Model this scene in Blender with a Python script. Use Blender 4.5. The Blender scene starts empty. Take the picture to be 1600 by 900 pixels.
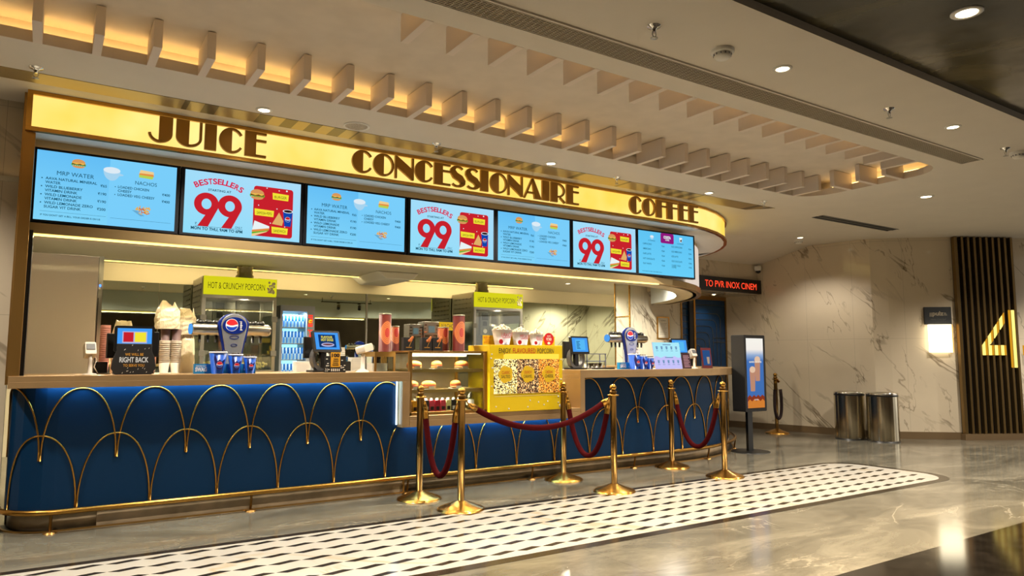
import bpy, bmesh, math, random
from mathutils import Matrix, Vector, Euler
random.seed(7)
PI = math.pi
C = bpy.context.scene.collection
SC = bpy.context.scene

# ------------------------------------------------------------------ camera, world, exposure
cam_d = bpy.data.cameras.new('camera')
cam = bpy.data.objects.new('camera', cam_d)
C.objects.link(cam)
cam_d.sensor_width = 36.0
cam_d.lens = 1108.23 / 1600.0 * 36.0
cam_d.clip_start = 0.05
cam_d.clip_end = 200
RX = Vector((0.83644945, -0.54804318, 0.00099605))
RD = Vector((0.05451087, 0.08138835, -0.99519069))
RF = Vector((0.5453264, 0.832481, 0.09795155))
m = Matrix.Identity(4)
for i in range(3):
    m[i][0] = RX[i]; m[i][1] = -RD[i]; m[i][2] = -RF[i]
m[0][3], m[1][3], m[2][3] = 0.0, 0.0, 1.3
cam.matrix_world = m
SC.camera = cam

w = bpy.data.worlds.new('world'); SC.world = w
w.use_nodes = True
w.node_tree.nodes['Background'].inputs[0].default_value = (1.0, 0.92, 0.80, 1)
w.node_tree.nodes['Background'].inputs[1].default_value = 1.0
SC.view_settings.view_transform = 'Standard'
SC.view_settings.look = 'None'
SC.view_settings.gamma = 1.0
SC.view_settings.use_curve_mapping = False
SC.view_settings.exposure = 0.0
SC.cycles.max_bounces = 8
SC.cycles.diffuse_bounces = 3
SC.cycles.glossy_bounces = 5
SC.cycles.transparent_max_bounces = 12
SC.cycles.sample_clamp_indirect = 4.0
SC.cycles.caustics_reflective = False
SC.cycles.caustics_refractive = False

DOWN_W = 300.0        # watts of one ceiling downlight
HALL_W = 720.0        # watts of one hall downlight, most of them added out of view
LED_S = 3.6          # strength of the warm LED strips
SIGN_S = 1.25        # strength of the lit sign face
SCREEN_S = 1.0       # strength of the menu screens
COVE_S = 8.5         # strength of the cove strip in the ceiling recess

# ------------------------------------------------------------------ materials
MATS = {}
def lin(c):
    return tuple(((v / 12.92) if v <= 0.04045 else ((v + 0.055) / 1.055) ** 2.4) for v in c[:3]) + (1.0,)
def rgb(r, g, b):
    return lin((r / 255.0, g / 255.0, b / 255.0))
def mat(name, col=(128, 128, 128), rough=0.5, metal=0.0, spec=0.5, coat=0.0, bump=0.0, bscale=60, vary=0.0):
    if name in MATS: return MATS[name]
    M = bpy.data.materials.new(name); M.use_nodes = True
    nt = M.node_tree; b = nt.nodes['Principled BSDF']
    c = rgb(*col)
    b.inputs['Base Color'].default_value = c
    b.inputs['Roughness'].default_value = rough
    b.inputs['Metallic'].default_value = metal
    b.inputs['Specular IOR Level'].default_value = spec
    b.inputs['Coat Weight'].default_value = coat
    tc = nt.nodes.new('ShaderNodeTexCoord')
    n = nt.nodes.new('ShaderNodeTexNoise'); n.inputs['Scale'].default_value = bscale
    nt.links.new(tc.outputs['Object'], n.inputs['Vector'])
    if vary > 0:
        r = nt.nodes.new('ShaderNodeValToRGB')
        r.color_ramp.elements[0].position = 0.3; r.color_ramp.elements[1].position = 0.7
        r.color_ramp.elements[0].color = tuple(v * (1 - vary) for v in c[:3]) + (1,)
        r.color_ramp.elements[1].color = tuple(min(1, v * (1 + vary)) for v in c[:3]) + (1,)
        nt.links.new(n.outputs['Fac'], r.inputs['Fac'])
        nt.links.new(r.outputs['Color'], b.inputs['Base Color'])
    if bump > 0:
        bp = nt.nodes.new('ShaderNodeBump'); bp.inputs['Strength'].default_value = bump; bp.inputs['Distance'].default_value = 0.01
        nt.links.new(n.outputs['Fac'], bp.inputs['Height'])
        nt.links.new(bp.outputs['Normal'], b.inputs['Normal'])
    MATS[name] = M
    return M
def emit(name, col, s=1.0):
    if name in MATS: return MATS[name]
    M = bpy.data.materials.new(name); M.use_nodes = True
    nt = M.node_tree; nt.nodes.clear()
    o = nt.nodes.new('ShaderNodeOutputMaterial'); e = nt.nodes.new('ShaderNodeEmission')
    e.inputs[0].default_value = rgb(*col); e.inputs[1].default_value = s
    nt.links.new(e.outputs[0], o.inputs[0])
    MATS[name] = M
    return M
def glass(name, tint=(235, 240, 235), refl=0.12):
    if name in MATS: return MATS[name]
    M = bpy.data.materials.new(name); M.use_nodes = True
    nt = M.node_tree; nt.nodes.clear()
    o = nt.nodes.new('ShaderNodeOutputMaterial')
    t = nt.nodes.new('ShaderNodeBsdfTransparent'); t.inputs[0].default_value = rgb(*tint)
    g = nt.nodes.new('ShaderNodeBsdfGlossy'); g.inputs['Roughness'].default_value = 0.02
    mx = nt.nodes.new('ShaderNodeMixShader'); mx.inputs[0].default_value = refl
    nt.links.new(t.outputs[0], mx.inputs[1]); nt.links.new(g.outputs[0], mx.inputs[2]); nt.links.new(mx.outputs[0], o.inputs[0])
    MATS[name] = M
    return M
class NT:
    """small node wiring helper"""
    def __init__(s, name):
        s.M = bpy.data.materials.new(name); s.M.use_nodes = True; s.nt = s.M.node_tree
        s.b = s.nt.nodes['Principled BSDF']; MATS[name] = s.M
    def n(s, t, **k):
        x = s.nt.nodes.new(t)
        for a, v in k.items(): setattr(x, a, v)
        return x
    def put(s, inp, v):
        if hasattr(v, 'links') or isinstance(v, bpy.types.NodeSocket): s.nt.links.new(v, inp)
        else: inp.default_value = v
    def math(s, op, a, b=0.0, c=0.0):
        x = s.n('ShaderNodeMath', operation=op)
        s.put(x.inputs[0], a); s.put(x.inputs[1], b)
        if op in ('SMOOTH_MIN', 'MULTIPLY_ADD', 'COMPARE'): s.put(x.inputs[2], c)
        return x.outputs[0]
    def coord(s, kind='Object', scale=(1, 1, 1), rot=(0, 0, 0), loc=(0, 0, 0)):
        tc = s.n('ShaderNodeTexCoord'); mp = s.n('ShaderNodeMapping')
        mp.inputs['Scale'].default_value = scale; mp.inputs['Rotation'].default_value = rot; mp.inputs['Location'].default_value = loc
        s.nt.links.new(tc.outputs[kind], mp.inputs[0]); return mp.outputs[0]
    def noise(s, vec, scale, detail=4, rough=0.5, dist=0.0):
        x = s.n('ShaderNodeTexNoise'); s.put(x.inputs['Vector'], vec)
        x.inputs['Scale'].default_value = scale; x.inputs['Detail'].default_value = detail
        x.inputs['Roughness'].default_value = rough; x.inputs['Distortion'].default_value = dist
        return x.outputs['Fac']
    def ramp(s, f, stops):
        x = s.n('ShaderNodeValToRGB'); cr = x.color_ramp
        while len(cr.elements) < len(stops): cr.elements.new(0.5)
        for e, (p, c) in zip(cr.elements, stops): e.position = p; e.color = c
        s.put(x.inputs[0], f); return x.outputs[0]
    def mix(s, f, a, b):
        x = s.n('ShaderNodeMix', data_type='RGBA')
        s.put(x.inputs[0], f); s.put(x.inputs[6], a); s.put(x.inputs[7], b); return x.outputs[2]
    def vein(s, vec, scale, width, dist=0.6, detail=5):
        f = s.noise(vec, scale, detail, 0.55, dist)
        d = s.math('ABSOLUTE', s.math('SUBTRACT', f, 0.5))
        x = s.n('ShaderNodeMapRange', interpolation_type='SMOOTHSTEP')
        s.put(x.inputs['Value'], d)
        x.inputs['From Min'].default_value = 0.0; x.inputs['From Max'].default_value = width
        x.inputs['To Min'].default_value = 1.0; x.inputs['To Max'].default_value = 0.0
        return x.outputs[0]
    def joints(s, vec, pu, pv, wd=0.004, axes=(0, 1)):
        sp = s.n('ShaderNodeSeparateXYZ'); s.put(sp.inputs[0], vec)
        outs = []
        for k, p in zip(axes, (pu, pv)):
            f = s.math('FRACT', s.math('DIVIDE', sp.outputs[k], p))
            outs.append(s.math('LESS_THAN', f, wd / p))
        return s.math('MAXIMUM', outs[0], outs[1])

def marble(name, base, veincol, rough=0.12, tile=(0.8, 1.55), vw=0.013, kind='UV', dens=0.5, seed=0.0, rot=0.75):
    s = NT(name)
    uv = s.coord(kind, loc=(seed, seed * 0.7, 0))
    def chain(r_, sc_, lc):
        v0 = s.coord(kind, rot=(0, 0, r_))
        mp = s.n('ShaderNodeMapping'); mp.inputs['Scale'].default_value = sc_; mp.inputs['Location'].default_value = lc
        s.nt.links.new(v0, mp.inputs[0]); return mp.outputs[0]
    v1 = chain(rot, (0.30, 1.15, 1), (seed, 2.3 + seed, 0))
    v2 = chain(rot + 0.45, (0.42, 1.3, 1), (4.1 + seed, 1.1, 0))
    a = s.vein(v1, 1.0, vw, 0.45)
    b = s.vein(v2, 1.35, vw * 0.6, 0.35)
    mask = s.noise(uv, 0.9, 2)
    mk = s.n('ShaderNodeMapRange'); s.put(mk.inputs['Value'], mask)
    mk.inputs['From Min'].default_value = dens - 0.07; mk.inputs['From Max'].default_value = dens + 0.1
    mask2 = s.noise(uv, 1.7, 2)
    mk2 = s.n('ShaderNodeMapRange'); s.put(mk2.inputs['Value'], mask2)
    mk2.inputs['From Min'].default_value = dens - 0.02; mk2.inputs['From Max'].default_value = dens + 0.1
    va = s.math('MULTIPLY', a, mk.outputs[0]); vb = s.math('MULTIPLY', b, mk2.outputs[0])
    v = s.math('MINIMUM', s.math('ADD', s.math('MULTIPLY', va, 0.85), s.math('MULTIPLY', vb, 0.6)), 1.0)
    cloud = s.noise(uv, 1.3, 5)
    bc = s.ramp(cloud, [(0.3, tuple(x * 0.9 for x in rgb(*base)[:3]) + (1,)), (0.7, rgb(*base))])
    col = s.mix(v, bc, rgb(*veincol))
    if tile:
        tcv = s.coord(kind)
        j = s.joints(tcv, tile[0], tile[1])
        col = s.mix(s.math('MULTIPLY', j, 0.45), col, rgb(*[int(x * 0.55) for x in base]))
    s.put(s.b.inputs['Base Color'], col)
    s.b.inputs['Roughness'].default_value = rough
    s.b.inputs['Specular IOR Level'].default_value = 0.5
    return s.M

M_marble = marble('white_marble', (214, 199, 174), (120, 104, 84), 0.09, (0.8, 1.62), vw=0.015, dens=0.49)
M_marble2 = marble('kitchen_marble', (222, 216, 200), (112, 100, 84), 0.12, (0.9, 1.3), vw=0.022, dens=0.43, seed=3.0)
M_brown = marble('brown_marble', (136, 112, 82), (168, 148, 116), 0.25, (1.2, 5.0), vw=0.02, dens=0.45, seed=1.0)
# floor: large grey beige polished tiles with soft veins
s = NT('floor_marble')
vec = s.coord('Object')
v1 = s.coord('Object', scale=(0.6, 1.3, 1), rot=(0, 0, 0.6))
vn = s.vein(v1, 0.8, 0.008, 0.6, 7)
fine = s.vein(v1, 2.6, 0.010, 1.2, 6)
mk = s.noise(vec, 0.8, 2)
mkr = s.n('ShaderNodeMapRange'); s.put(mkr.inputs['Value'], mk); mkr.inputs['From Min'].default_value = 0.45; mkr.inputs['From Max'].default_value = 0.62
cl = s.noise(s.coord('Object', scale=(0.7, 1.6, 1)), 1.1, 9, 0.68, 0.9)
bc = s.ramp(cl, [(0.28, rgb(72, 69, 60)), (0.5, rgb(108, 103, 90)), (0.72, rgb(144, 137, 120))])
col = s.mix(s.math('MULTIPLY', s.math('MULTIPLY', vn, mkr.outputs[0]), 0.4), bc, rgb(196, 186, 164))
col = s.mix(s.math('MULTIPLY', s.math('MULTIPLY', fine, mkr.outputs[0]), 0.5), col, rgb(92, 80, 62))
j = s.joints(s.coord('Object', loc=(0.45, 0.33, 0)), 1.2, 1.2, 0.005)
col = s.mix(s.math('MULTIPLY', j, 0.4), col, rgb(86, 76, 60))
s.put(s.b.inputs['Base Color'], col)
s.b.inputs['Roughness'].default_value = 0.13
M_floor = s.M
# dark glossy ceiling and floor band
s = NT('dark_gloss')
vec = s.coord('Object')
cl = s.noise(vec, 1.0, 6, 0.6, 1.0)
s.put(s.b.inputs['Base Color'], s.ramp(cl, [(0.35, rgb(34, 31, 22)), (0.55, rgb(76, 70, 48)), (0.75, rgb(110, 100, 72))]))
s.b.inputs['Roughness'].default_value = 0.16
bp = s.n('ShaderNodeBump'); bp.inputs['Strength'].default_value = 0.25; bp.inputs['Distance'].default_value = 0.03
s.put(bp.inputs['Height'], s.noise(vec, 2.2, 2)); s.put(s.b.inputs['Normal'], bp.outputs[0])
M_darkceil = s.M
M_black_floor = mat('black_granite', (24, 21, 18), 0.1, vary=0.5, bscale=9)
M_inlay_w = marble('inlay_white', (192, 186, 174), (176, 160, 132), 0.16, None, vw=0.02, kind='Object', dens=0.5)
M_inlay_b = mat('inlay_dark', (44, 36, 26), 0.16, vary=0.3, bscale=8)
M_ceil = mat('ceiling_paint', (220, 211, 196), 0.75, vary=0.02, bscale=3)
M_coffer = mat('recess_plaster', (214, 202, 186), 0.8, vary=0.05, bscale=5, bump=0.1)
M_baffle = mat('baffle_plaster', (222, 208, 194), 0.75)
M_white = mat('white_paint', (232, 228, 218), 0.5)
M_kceil = mat('kitchen_ceiling_paint', (216, 208, 186), 0.7)
M_brass = mat('brass', (196, 148, 70), 0.26, 1.0)
M_brass_d = mat('aged_brass', (172, 132, 72), 0.34, 0.8)
M_bronze = mat('champagne_bronze', (200, 172, 122), 0.3, 0.75, vary=0.08, bscale=2)
M_counter = mat('satin_bronze', (172, 140, 98), 0.36, 0.35, vary=0.1, bscale=3)
M_blue = mat('navy_laminate', (3, 44, 78), 0.42, spec=0.2, bump=0.05, bscale=300)
M_steel = mat('brushed_steel', (176, 172, 162), 0.28, 1.0)
M_steel_d = mat('dull_steel', (128, 124, 114), 0.42, 0.9, vary=0.1, bscale=4)
M_chrome = mat('chrome', (220, 218, 212), 0.1, 1.0)
M_black = mat('black_plastic', (16, 15, 15), 0.35)
M_blackm = mat('matt_black', (22, 20, 20), 0.7)
M_mirror = mat('mirror_glass', (186, 192, 172), 0.015, 1.0)
M_glass = glass('clear_glass')
M_glass2 = glass('case_glass', (238, 240, 236), 0.08)
M_rope = mat('burgundy_velvet', (66, 6, 9), 0.95, spec=0.1, bump=0.3, bscale=200)
M_wplastic = mat('white_plastic', (226, 216, 200), 0.4)
M_gplastic = mat('grey_plastic', (96, 96, 98), 0.45)
M_led = emit('warm_led', (255, 222, 118), LED_S)
M_led_cool = emit('cool_led', (150, 215, 255), 34.0)
M_lamp = emit('downlight_lens', (255, 236, 196), 14.0)
M_paper = mat('white_paper', (236, 232, 222), 0.7)
M_yellow = mat('yellow_board', (238, 196, 22), 0.5)
M_red = mat('red_print', (200, 26, 34), 0.5)
M_inkdark = mat('dark_print', (34, 24, 20), 0.6)

# ------------------------------------------------------------------ mesh building
class MB:
    def __init__(s):
        s.v = []; s.f = []; s.sm = []; s.mi = []; s.uv = {}
    def add(s, vs, fs, smooth=False, m=0):
        o = len(s.v); s.v += [tuple(p) for p in vs]
        for f in fs:
            s.f.append(tuple(i + o for i in f)); s.sm.append(smooth); s.mi.append(m)
        return s
    def box(s, x0, x1, y0, y1, z0, z1, m=0):
        return s.add([(x0, y0, z0), (x1, y0, z0), (x1, y1, z0), (x0, y1, z0), (x0, y0, z1), (x1, y0, z1), (x1, y1, z1), (x0, y1, z1)],
                     [(0, 3, 2, 1), (4, 5, 6, 7), (0, 1, 5, 4), (1, 2, 6, 5), (2, 3, 7, 6), (3, 0, 4, 7)], False, m)
    def rbox(s, x0, x1, y0, y1, z0, z1, r=0.01, m=0, n=4, axis='y'):
        """box with rounded corners seen along one axis"""
        def rr(a0, a1, b0, b1):
            pts = []
            for cx, cy, st in ((a1 - r, b0 + r, -90), (a1 - r, b1 - r, 0), (a0 + r, b1 - r, 90), (a0 + r, b0 + r, 180)):
                for k in range(n + 1):
                    t = math.radians(st + 90 * k / n); pts.append((cx + r * math.cos(t), cy + r * math.sin(t)))
            return pts
        if axis == 'y': return s.prism(rr(x0, x1, z0, z1), 'xz', y0, y1, m)
        if axis == 'z': return s.prism(rr(x0, x1, y0, y1), 'xy', z0, z1, m)
        return s.prism(rr(y0, y1, z0, z1), 'yz', x0, x1, m)
    def prism(s, poly, plane, a, b, m=0, smooth=False):
        n = len(poly)
        mp = {'xz': lambda p, d: (p[0], d, p[1]), 'xy': lambda p, d: (p[0], p[1], d), 'yz': lambda p, d: (d, p[0], p[1])}[plane]
        vs = [mp(p, a) for p in poly] + [mp(p, b) for p in poly]
        s.add(vs, [tuple(range(n)), tuple(range(2 * n - 1, n - 1, -1))], False, m)
        o = len(s.v) - 2 * n
        for i in range(n):
            k = (i + 1) % n
            s.f.append((o + i, o + n + i, o + n + k, o + k)); s.sm.append(smooth); s.mi.append(m)
        return s
    def strip(s, L, R, plane, a, b, m=0):
        """ribbon between two point lists, extruded"""
        n = len(L)
        for i in range(n - 1):
            s.prism([L[i], L[i + 1], R[i + 1], R[i]], plane, a, b, m)
        return s
    def lathe(s, prof, cx=0, cy=0, z0=0, n=24, m=0, smooth=True, cap=True, ax='z'):
        vs = []; k = len(prof)
        for i in range(n):
            t = 2 * PI * i / n
            for r, z in prof:
                if ax == 'z': vs.append((cx + r * math.cos(t), cy + r * math.sin(t), z0 + z))
                elif ax == 'x': vs.append((z0 + z, cx + r * math.cos(t), cy + r * math.sin(t)))
                else: vs.append((cx + r * math.cos(t), z0 + z, cy + r * math.sin(t)))
        fs = []
        for i in range(n):
            j = (i + 1) % n
            for q in range(k - 1):
                fs.append((i * k + q, j * k + q, j * k + q + 1, i * k + q + 1))
        s.add(vs, fs, smooth, m)
        o = len(s.v) - n * k
        if cap:
            for q in (0, k - 1):
                if prof[q][0] > 1e-5:
                    s.f.append(tuple(o + i * k + q for i in range(n))); s.sm.append(False); s.mi.append(m)
        return s
    def tube(s, pts, r, n=8, m=0, cap=True):
        pts = [Vector(p) for p in pts]; N = len(pts)
        rr = r if isinstance(r, (list, tuple)) else [r] * N
        vs = []; up = None
        for i, p in enumerate(pts):
            t = (pts[min(i + 1, N - 1)] - pts[max(i - 1, 0)]).normalized()
            if up is None:
                up = Vector((0, 0, 1)) if abs(t.z) < 0.9 else Vector((1, 0, 0))
            a = t.cross(up)
            if a.length < 1e-4: a = t.cross(Vector((0, 1, 0)))
            a.normalize(); b = a.cross(t).normalized(); up = b
            for k in range(n):
                q = 2 * PI * k / n
                vs.append(p + (a * math.cos(q) + b * math.sin(q)) * rr[i])
        fs = []
        for i in range(N - 1):
            for k in range(n):
                l = (k + 1) % n
                fs.append((i * n + k, i * n + l, (i + 1) * n + l, (i + 1) * n + k))
        s.add(vs, fs, True, m)
        if cap:
            o = len(s.v) - N * n
            s.f.append(tuple(o + k for k in range(n))); s.sm.append(False); s.mi.append(m)
            s.f.append(tuple(o + (N - 1) * n + k for k in range(n))); s.sm.append(False); s.mi.append(m)
        return s
    def ball(s, c, r, n=12, m=0, sc=(1, 1, 1)):
        prof = [(max(1e-6, math.sin(PI * k / (n // 2))), -math.cos(PI * k / (n // 2))) for k in range(n // 2 + 1)]
        t = MB().lathe(prof, n=n, cap=False)
        return s.add([(c[0] + p[0] * r * sc[0], c[1] + p[1] * r * sc[1], c[2] + p[2] * r * sc[2]) for p in t.v], t.f, True, m)
    def band(s, outer, inner, z0, z1, m=0, smooth=False):
        n = len(outer)
        vs = []
        for z in (z0, z1):
            vs += [(p[0], p[1], z) for p in outer]; vs += [(p[0], p[1], z) for p in inner]
        fs = []
        for i in range(n - 1):
            fs += [(i, i + 1, 2 * n + i + 1, 2 * n + i), (n + i + 1, n + i, 3 * n + i, 3 * n + i + 1),
                   (2 * n + i, 2 * n + i + 1, 3 * n + i + 1, 3 * n + i), (i + 1, i, n + i, n + i + 1)]
        fs += [(0, 2 * n, 3 * n, n), (n - 1, 2 * n - 1, 4 * n - 1, 3 * n - 1)]
        return s.add(vs, fs, smooth, m)
    def xf(s, M):
        s.v = [tuple(M @ Vector(p)) for p in s.v]; return s
    def rot(s, ax, ang, piv=(0, 0, 0)):
        M = Matrix.Translation(piv) @ Matrix.Rotation(ang, 4, ax) @ Matrix.Translation([-q for q in piv]); return s.xf(M)
    def mv(s, x, y, z): return s.xf(Matrix.Translation((x, y, z)))
    def join(s, o, m=None):
        return s.add(o.v, o.f, False, 0) if False else s._join(o, m)
    def _join(s, o, m):
        k = len(s.v); s.v += o.v
        for f, a, b in zip(o.f, o.sm, o.mi):
            s.f.append(tuple(i + k for i in f)); s.sm.append(a); s.mi.append(b if m is None else m)
        return s
    def mesh(s, name, mats):
        me = bpy.data.meshes.new(name)
        me.from_pydata(s.v, [], s.f)
        me.polygons.foreach_set('use_smooth', s.sm)
        if not isinstance(mats, (list, tuple)): mats = [mats]
        for x in mats: me.materials.append(x)
        me.polygons.foreach_set('material_index', s.mi)
        me.update()
        return me
def O(name, mb, mats, parent=None, bev=0.0, world=False, label=None):
    """link one mesh object; world=True: the points are world points, made local to the parent"""
    if parent is not None and world:
        mb.xf(parent.matrix_basis.inverted())
    o = bpy.data.objects.new(name, mb.mesh(name, mats)); C.objects.link(o)
    if parent is not None: o.parent = parent
    if bev > 0:
        b = o.modifiers.new('bevel', 'BEVEL'); b.width = bev; b.segments = 2; b.limit_method = 'ANGLE'; b.angle_limit = 0.6
    if label: o['label'] = label
    return o
def tag(o, label, cat, group=None, kind=None):
    o['label'] = label; o['category'] = cat
    if group: o['group'] = group
    if kind: o['kind'] = kind
    return o
def T(name, label, cat, loc=(0, 0, 0), rz=0.0, group=None):
    o = bpy.data.objects.new(name, None); C.objects.link(o)
    o.location = loc; o.rotation_euler = (0, 0, rz); o.empty_display_size = 0.05
    o.matrix_basis = Matrix.Translation(loc) @ Matrix.Rotation(rz, 4, 'Z')
    return tag(o, label, cat, group)
def OS(name, mb, mats, parent=None, bev=0.0, world=False, label=None):
    """like O, with one object for each loose piece of the mesh"""
    par = list(range(len(mb.v)))
    def find(a):
        while par[a] != a: par[a] = par[par[a]]; a = par[a]
        return a
    for f in mb.f:
        for k in f[1:]: par[find(k)] = find(f[0])
    comp = {}
    for i, f in enumerate(mb.f): comp.setdefault(find(f[0]), []).append(i)
    out = []
    for fi in comp.values():
        ix = {}; n = MB()
        for i in fi:
            g = []
            for k in mb.f[i]:
                if k not in ix: ix[k] = len(n.v); n.v.append(mb.v[k])
                g.append(ix[k])
            n.f.append(tuple(g)); n.sm.append(mb.sm[i]); n.mi.append(mb.mi[i])
        out.append(O(name, n, mats, parent, bev, world, label))
    return out[0]
def kids(o): return [c for c in bpy.data.objects if c.parent == o]
def dup(o, loc=None, rz=None, label=None, parent=None, group=None):
    c = o.copy(); C.objects.link(c); c.parent = parent
    if loc is not None: c.location = loc
    if rz is not None: c.rotation_euler = (0, 0, rz)
    if label: c['label'] = label
    if group: c['group'] = group
    for k in kids(o): dup(k, parent=c)
    return c
def S(name, mb, mats, parent=None, bev=0.0):
    o = O(name, mb, mats, parent, bev)
    if parent is None: o['kind'] = 'structure'
    return o
def uvmesh(name, quads, mats, parent=None):
    """quads: list of (4 points, 4 uvs)"""
    vs = []; fs = []; uvs = []
    for p, u in quads:
        o = len(vs); vs += p; fs.append(tuple(range(o, o + len(p)))); uvs += u
    me = bpy.data.meshes.new(name); me.from_pydata(vs, [], fs)
    l = me.uv_layers.new(name='uv')
    for i, u in enumerate(uvs): l.data[i].uv = u
    me.materials.append(mats)
    o = bpy.data.objects.new(name, me); C.objects.link(o)
    o['kind'] = 'structure'
    if parent: o.parent = parent
    return o
def wallbox(name, x0, x1, y0, y1, z0, z1, mt, off=0.0):
    q = []
    def f(a, b, u0, u1):
        q.append(([(a[0], a[1], z0), (b[0], b[1], z0), (b[0], b[1], z1), (a[0], a[1], z1)], [(u0, z0), (u1, z0), (u1, z1), (u0, z1)]))
    f((x0, y0), (x1, y0), x0 + off, x1 + off); f((x1, y0), (x1, y1), x1 + off, x1 + off + y1 - y0)
    f((x1, y1), (x0, y1), -x1 + off, -x0 + off); f((x0, y1), (x0, y0), off - y1, off - y0)
    q.append(([(x0, y0, z1), (x1, y0, z1), (x1, y1, z1), (x0, y1, z1)], [(x0, y0), (x1, y0), (x1, y1), (x0, y1)]))
    q.append(([(x0, y1, z0), (x1, y1, z0), (x1, y0, z0), (x0, y0, z0)], [(x0, y1), (x1, y1), (x1, y0), (x0, y0)]))
    return uvmesh(name, q, mt)

# ------------------------------------------------------------------ lettering (upright in XZ, facing -Y)
_tc = {}
def text(st, x, z, h=None, wd=None, al='C', y=0.0, bold=0.0, ext=0.0, m=0, space=1.0):
    """st inside width wd and cap height h, anchored at x (L, C, R), baseline z"""
    key = (st, bold, space)
    if key not in _tc:
        cu = bpy.data.curves.new('lettering', 'FONT'); cu.body = st; cu.size = 1.0; cu.resolution_u = 3
        cu.offset = bold; cu.space_character = space
        ob = bpy.data.objects.new('lettering', cu); C.objects.link(ob)
        dg = bpy.context.evaluated_depsgraph_get()
        me = bpy.data.meshes.new_from_object(ob.evaluated_get(dg))
        vs = [tuple(v.co) for v in me.vertices]; fs = [tuple(p.vertices) for p in me.polygons]
        C.objects.unlink(ob); bpy.data.objects.remove(ob); bpy.data.curves.remove(cu); bpy.data.meshes.remove(me)
        _tc[key] = (vs, fs)
    vs, fs = _tc[key]
    b = MB()
    if not vs: return b
    x0 = min(v[0] for v in vs); x1 = max(v[0] for v in vs)
    cap = 0.729
    sy = (h / cap) if h else None
    sx = (wd / (x1 - x0)) if wd else sy
    if sy is None: sy = sx
    tw = (x1 - x0) * sx
    ox = {'L': x, 'C': x - tw / 2, 'R': x - tw}[al]
    pts = [(ox + (v[0] - x0) * sx, y, z + v[1] * sy) for v in vs]
    b.add(pts, fs, False, m)
    return b

# ------------------------------------------------------------------ shared measures (metres)
ZC = 3.29            # ceiling
YF = 6.29            # front edge of the counter
XL = -0.215          # left end of counter and canopy
def path(Yf, Xc, R, x0=XL, amax=180, step=7.5, inset=0.0):
    """straight front line then a round right end"""
    pts = [(x0, Yf + inset)]
    x = x0 + 0.5
    while x < Xc - 0.2: pts.append((x, Yf + inset)); x += 0.5
    a = 0.0
    while a <= amax + 1e-6:
        t = math.radians(a - 90)
        pts.append((Xc + (R - inset) * math.cos(t), Yf + R + (R - inset) * math.sin(t))); a += step
    return pts
def lpath(Yf, Xc, R, cx, r, amax=100, inset=0.0, back=0.0):
    """like path, with a rounded left corner too"""
    pts = []
    if back: pts.append((cx - r + inset, Yf + r + back))
    for k in range(0, 7):
        t = math.radians(180 + 15 * k); pts.append((cx + (r - inset) * math.cos(t), Yf + r + (r - inset) * math.sin(t)))
    return pts[:-1] + path(Yf, Xc, R, cx, amax, 5, inset)

# ------------------------------------------------------------------ SETTING
# floor
fl = MB(); fl.add([(-7, -8, 0), (17, -8, 0), (17, 12, 0), (-7, 12, 0)], [(0, 1, 2, 3)])
S('floor', fl, M_floor)
# black granite band of the next bay
b = MB(); b.box(-7, 17, -8, 2.62, 0.0, 0.0015); S('trim_1', b, M_black_floor)

# rug-like stone inlay
def rrect(x0, x1, y0, y1, r, n=6):
    p = [(x0, y0)]
    for cx, cy, st in ((x1 - r, y0 + r, -90), (x1 - r, y1 - r, 0)):
        for k in range(n + 1):
            t = math.radians(st + 90 * k / n); p.append((cx + r * math.cos(t), cy + r * math.sin(t)))
    p.append((x0, y1)); return p
b = MB()
b.prism(rrect(-1.6, 8.5, 3.92, 5.42, 0.42), 'xy', 0.0, 0.0016, 1)
b.prism(rrect(-1.6, 8.41, 4.01, 5.34, 0.36), 'xy', 0.0, 0.0026, 0)
row = 0
yy = 5.262
while yy > 4.05:
    k = -8
    while True:
        x = 0.065 + 0.2135 * k; k += 1
        if x > 8.3: break
        if x < -1.5: continue
        if x > 8.1 and (yy > 5.1 or yy < 4.2): continue
        hl, hh, sk = 0.1035, 0.036, 0.045
        b.add([(x - hl, yy, 0.0034), (x - sk, yy - hh, 0.0034), (x + hl, yy, 0.0034), (x + sk, yy + hh, 0.0034)], [(0, 1, 2, 3)], False, 1)
    yy -= 0.1905
S('trim_2', b, [M_inlay_w, M_inlay_b])

# ceiling with the long recess (rounded end)
def hole(x0, x1, y0, y1, r, n=8):
    p = []
    for cx, cy, st in ((x1 - r, y0 + r, -90), (x1 - r, y1 - r, 0)):
        for k in range(n + 1):
            t = math.radians(st + 90 * k / n); p.append((cx + r * math.cos(t), cy + r * math.sin(t)))
    p.append((x0, y1)); p.append((x0, y0)); return p
HP = hole(-5.5, 7.9, 3.64, 5.285, 0.36)
bm = bmesh.new()
def ring(pts, z):
    vs = [bm.verts.new((p[0], p[1], z)) for p in pts]
    return [bm.edges.new((vs[i], vs[(i + 1) % len(vs)])) for i in range(len(vs))]
e = ring([(-7, 2.53), (17, 2.53), (17, 7.55), (-7, 7.55)], ZC) + ring(HP, ZC)
bmesh.ops.triangle_fill(bm, use_beauty=True, edges=e, normal=(0, 0, -1))
me = bpy.data.meshes.new('ceiling'); bm.to_mesh(me); bm.free(); me.materials.append(M_ceil)
o = bpy.data.objects.new('ceiling', me); C.objects.link(o); o['kind'] = 'structure'
b = MB()
n = len(HP)
def offp(pts, d):
    cx = sum(p[0] for p in pts) / len(pts); out = []
    for x, y in pts:
        out.append((x + (d if x > 5 else -d), y + (d if y > 4.46 else -d)))
    return out
HO = offp(HP, 0.16)
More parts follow.
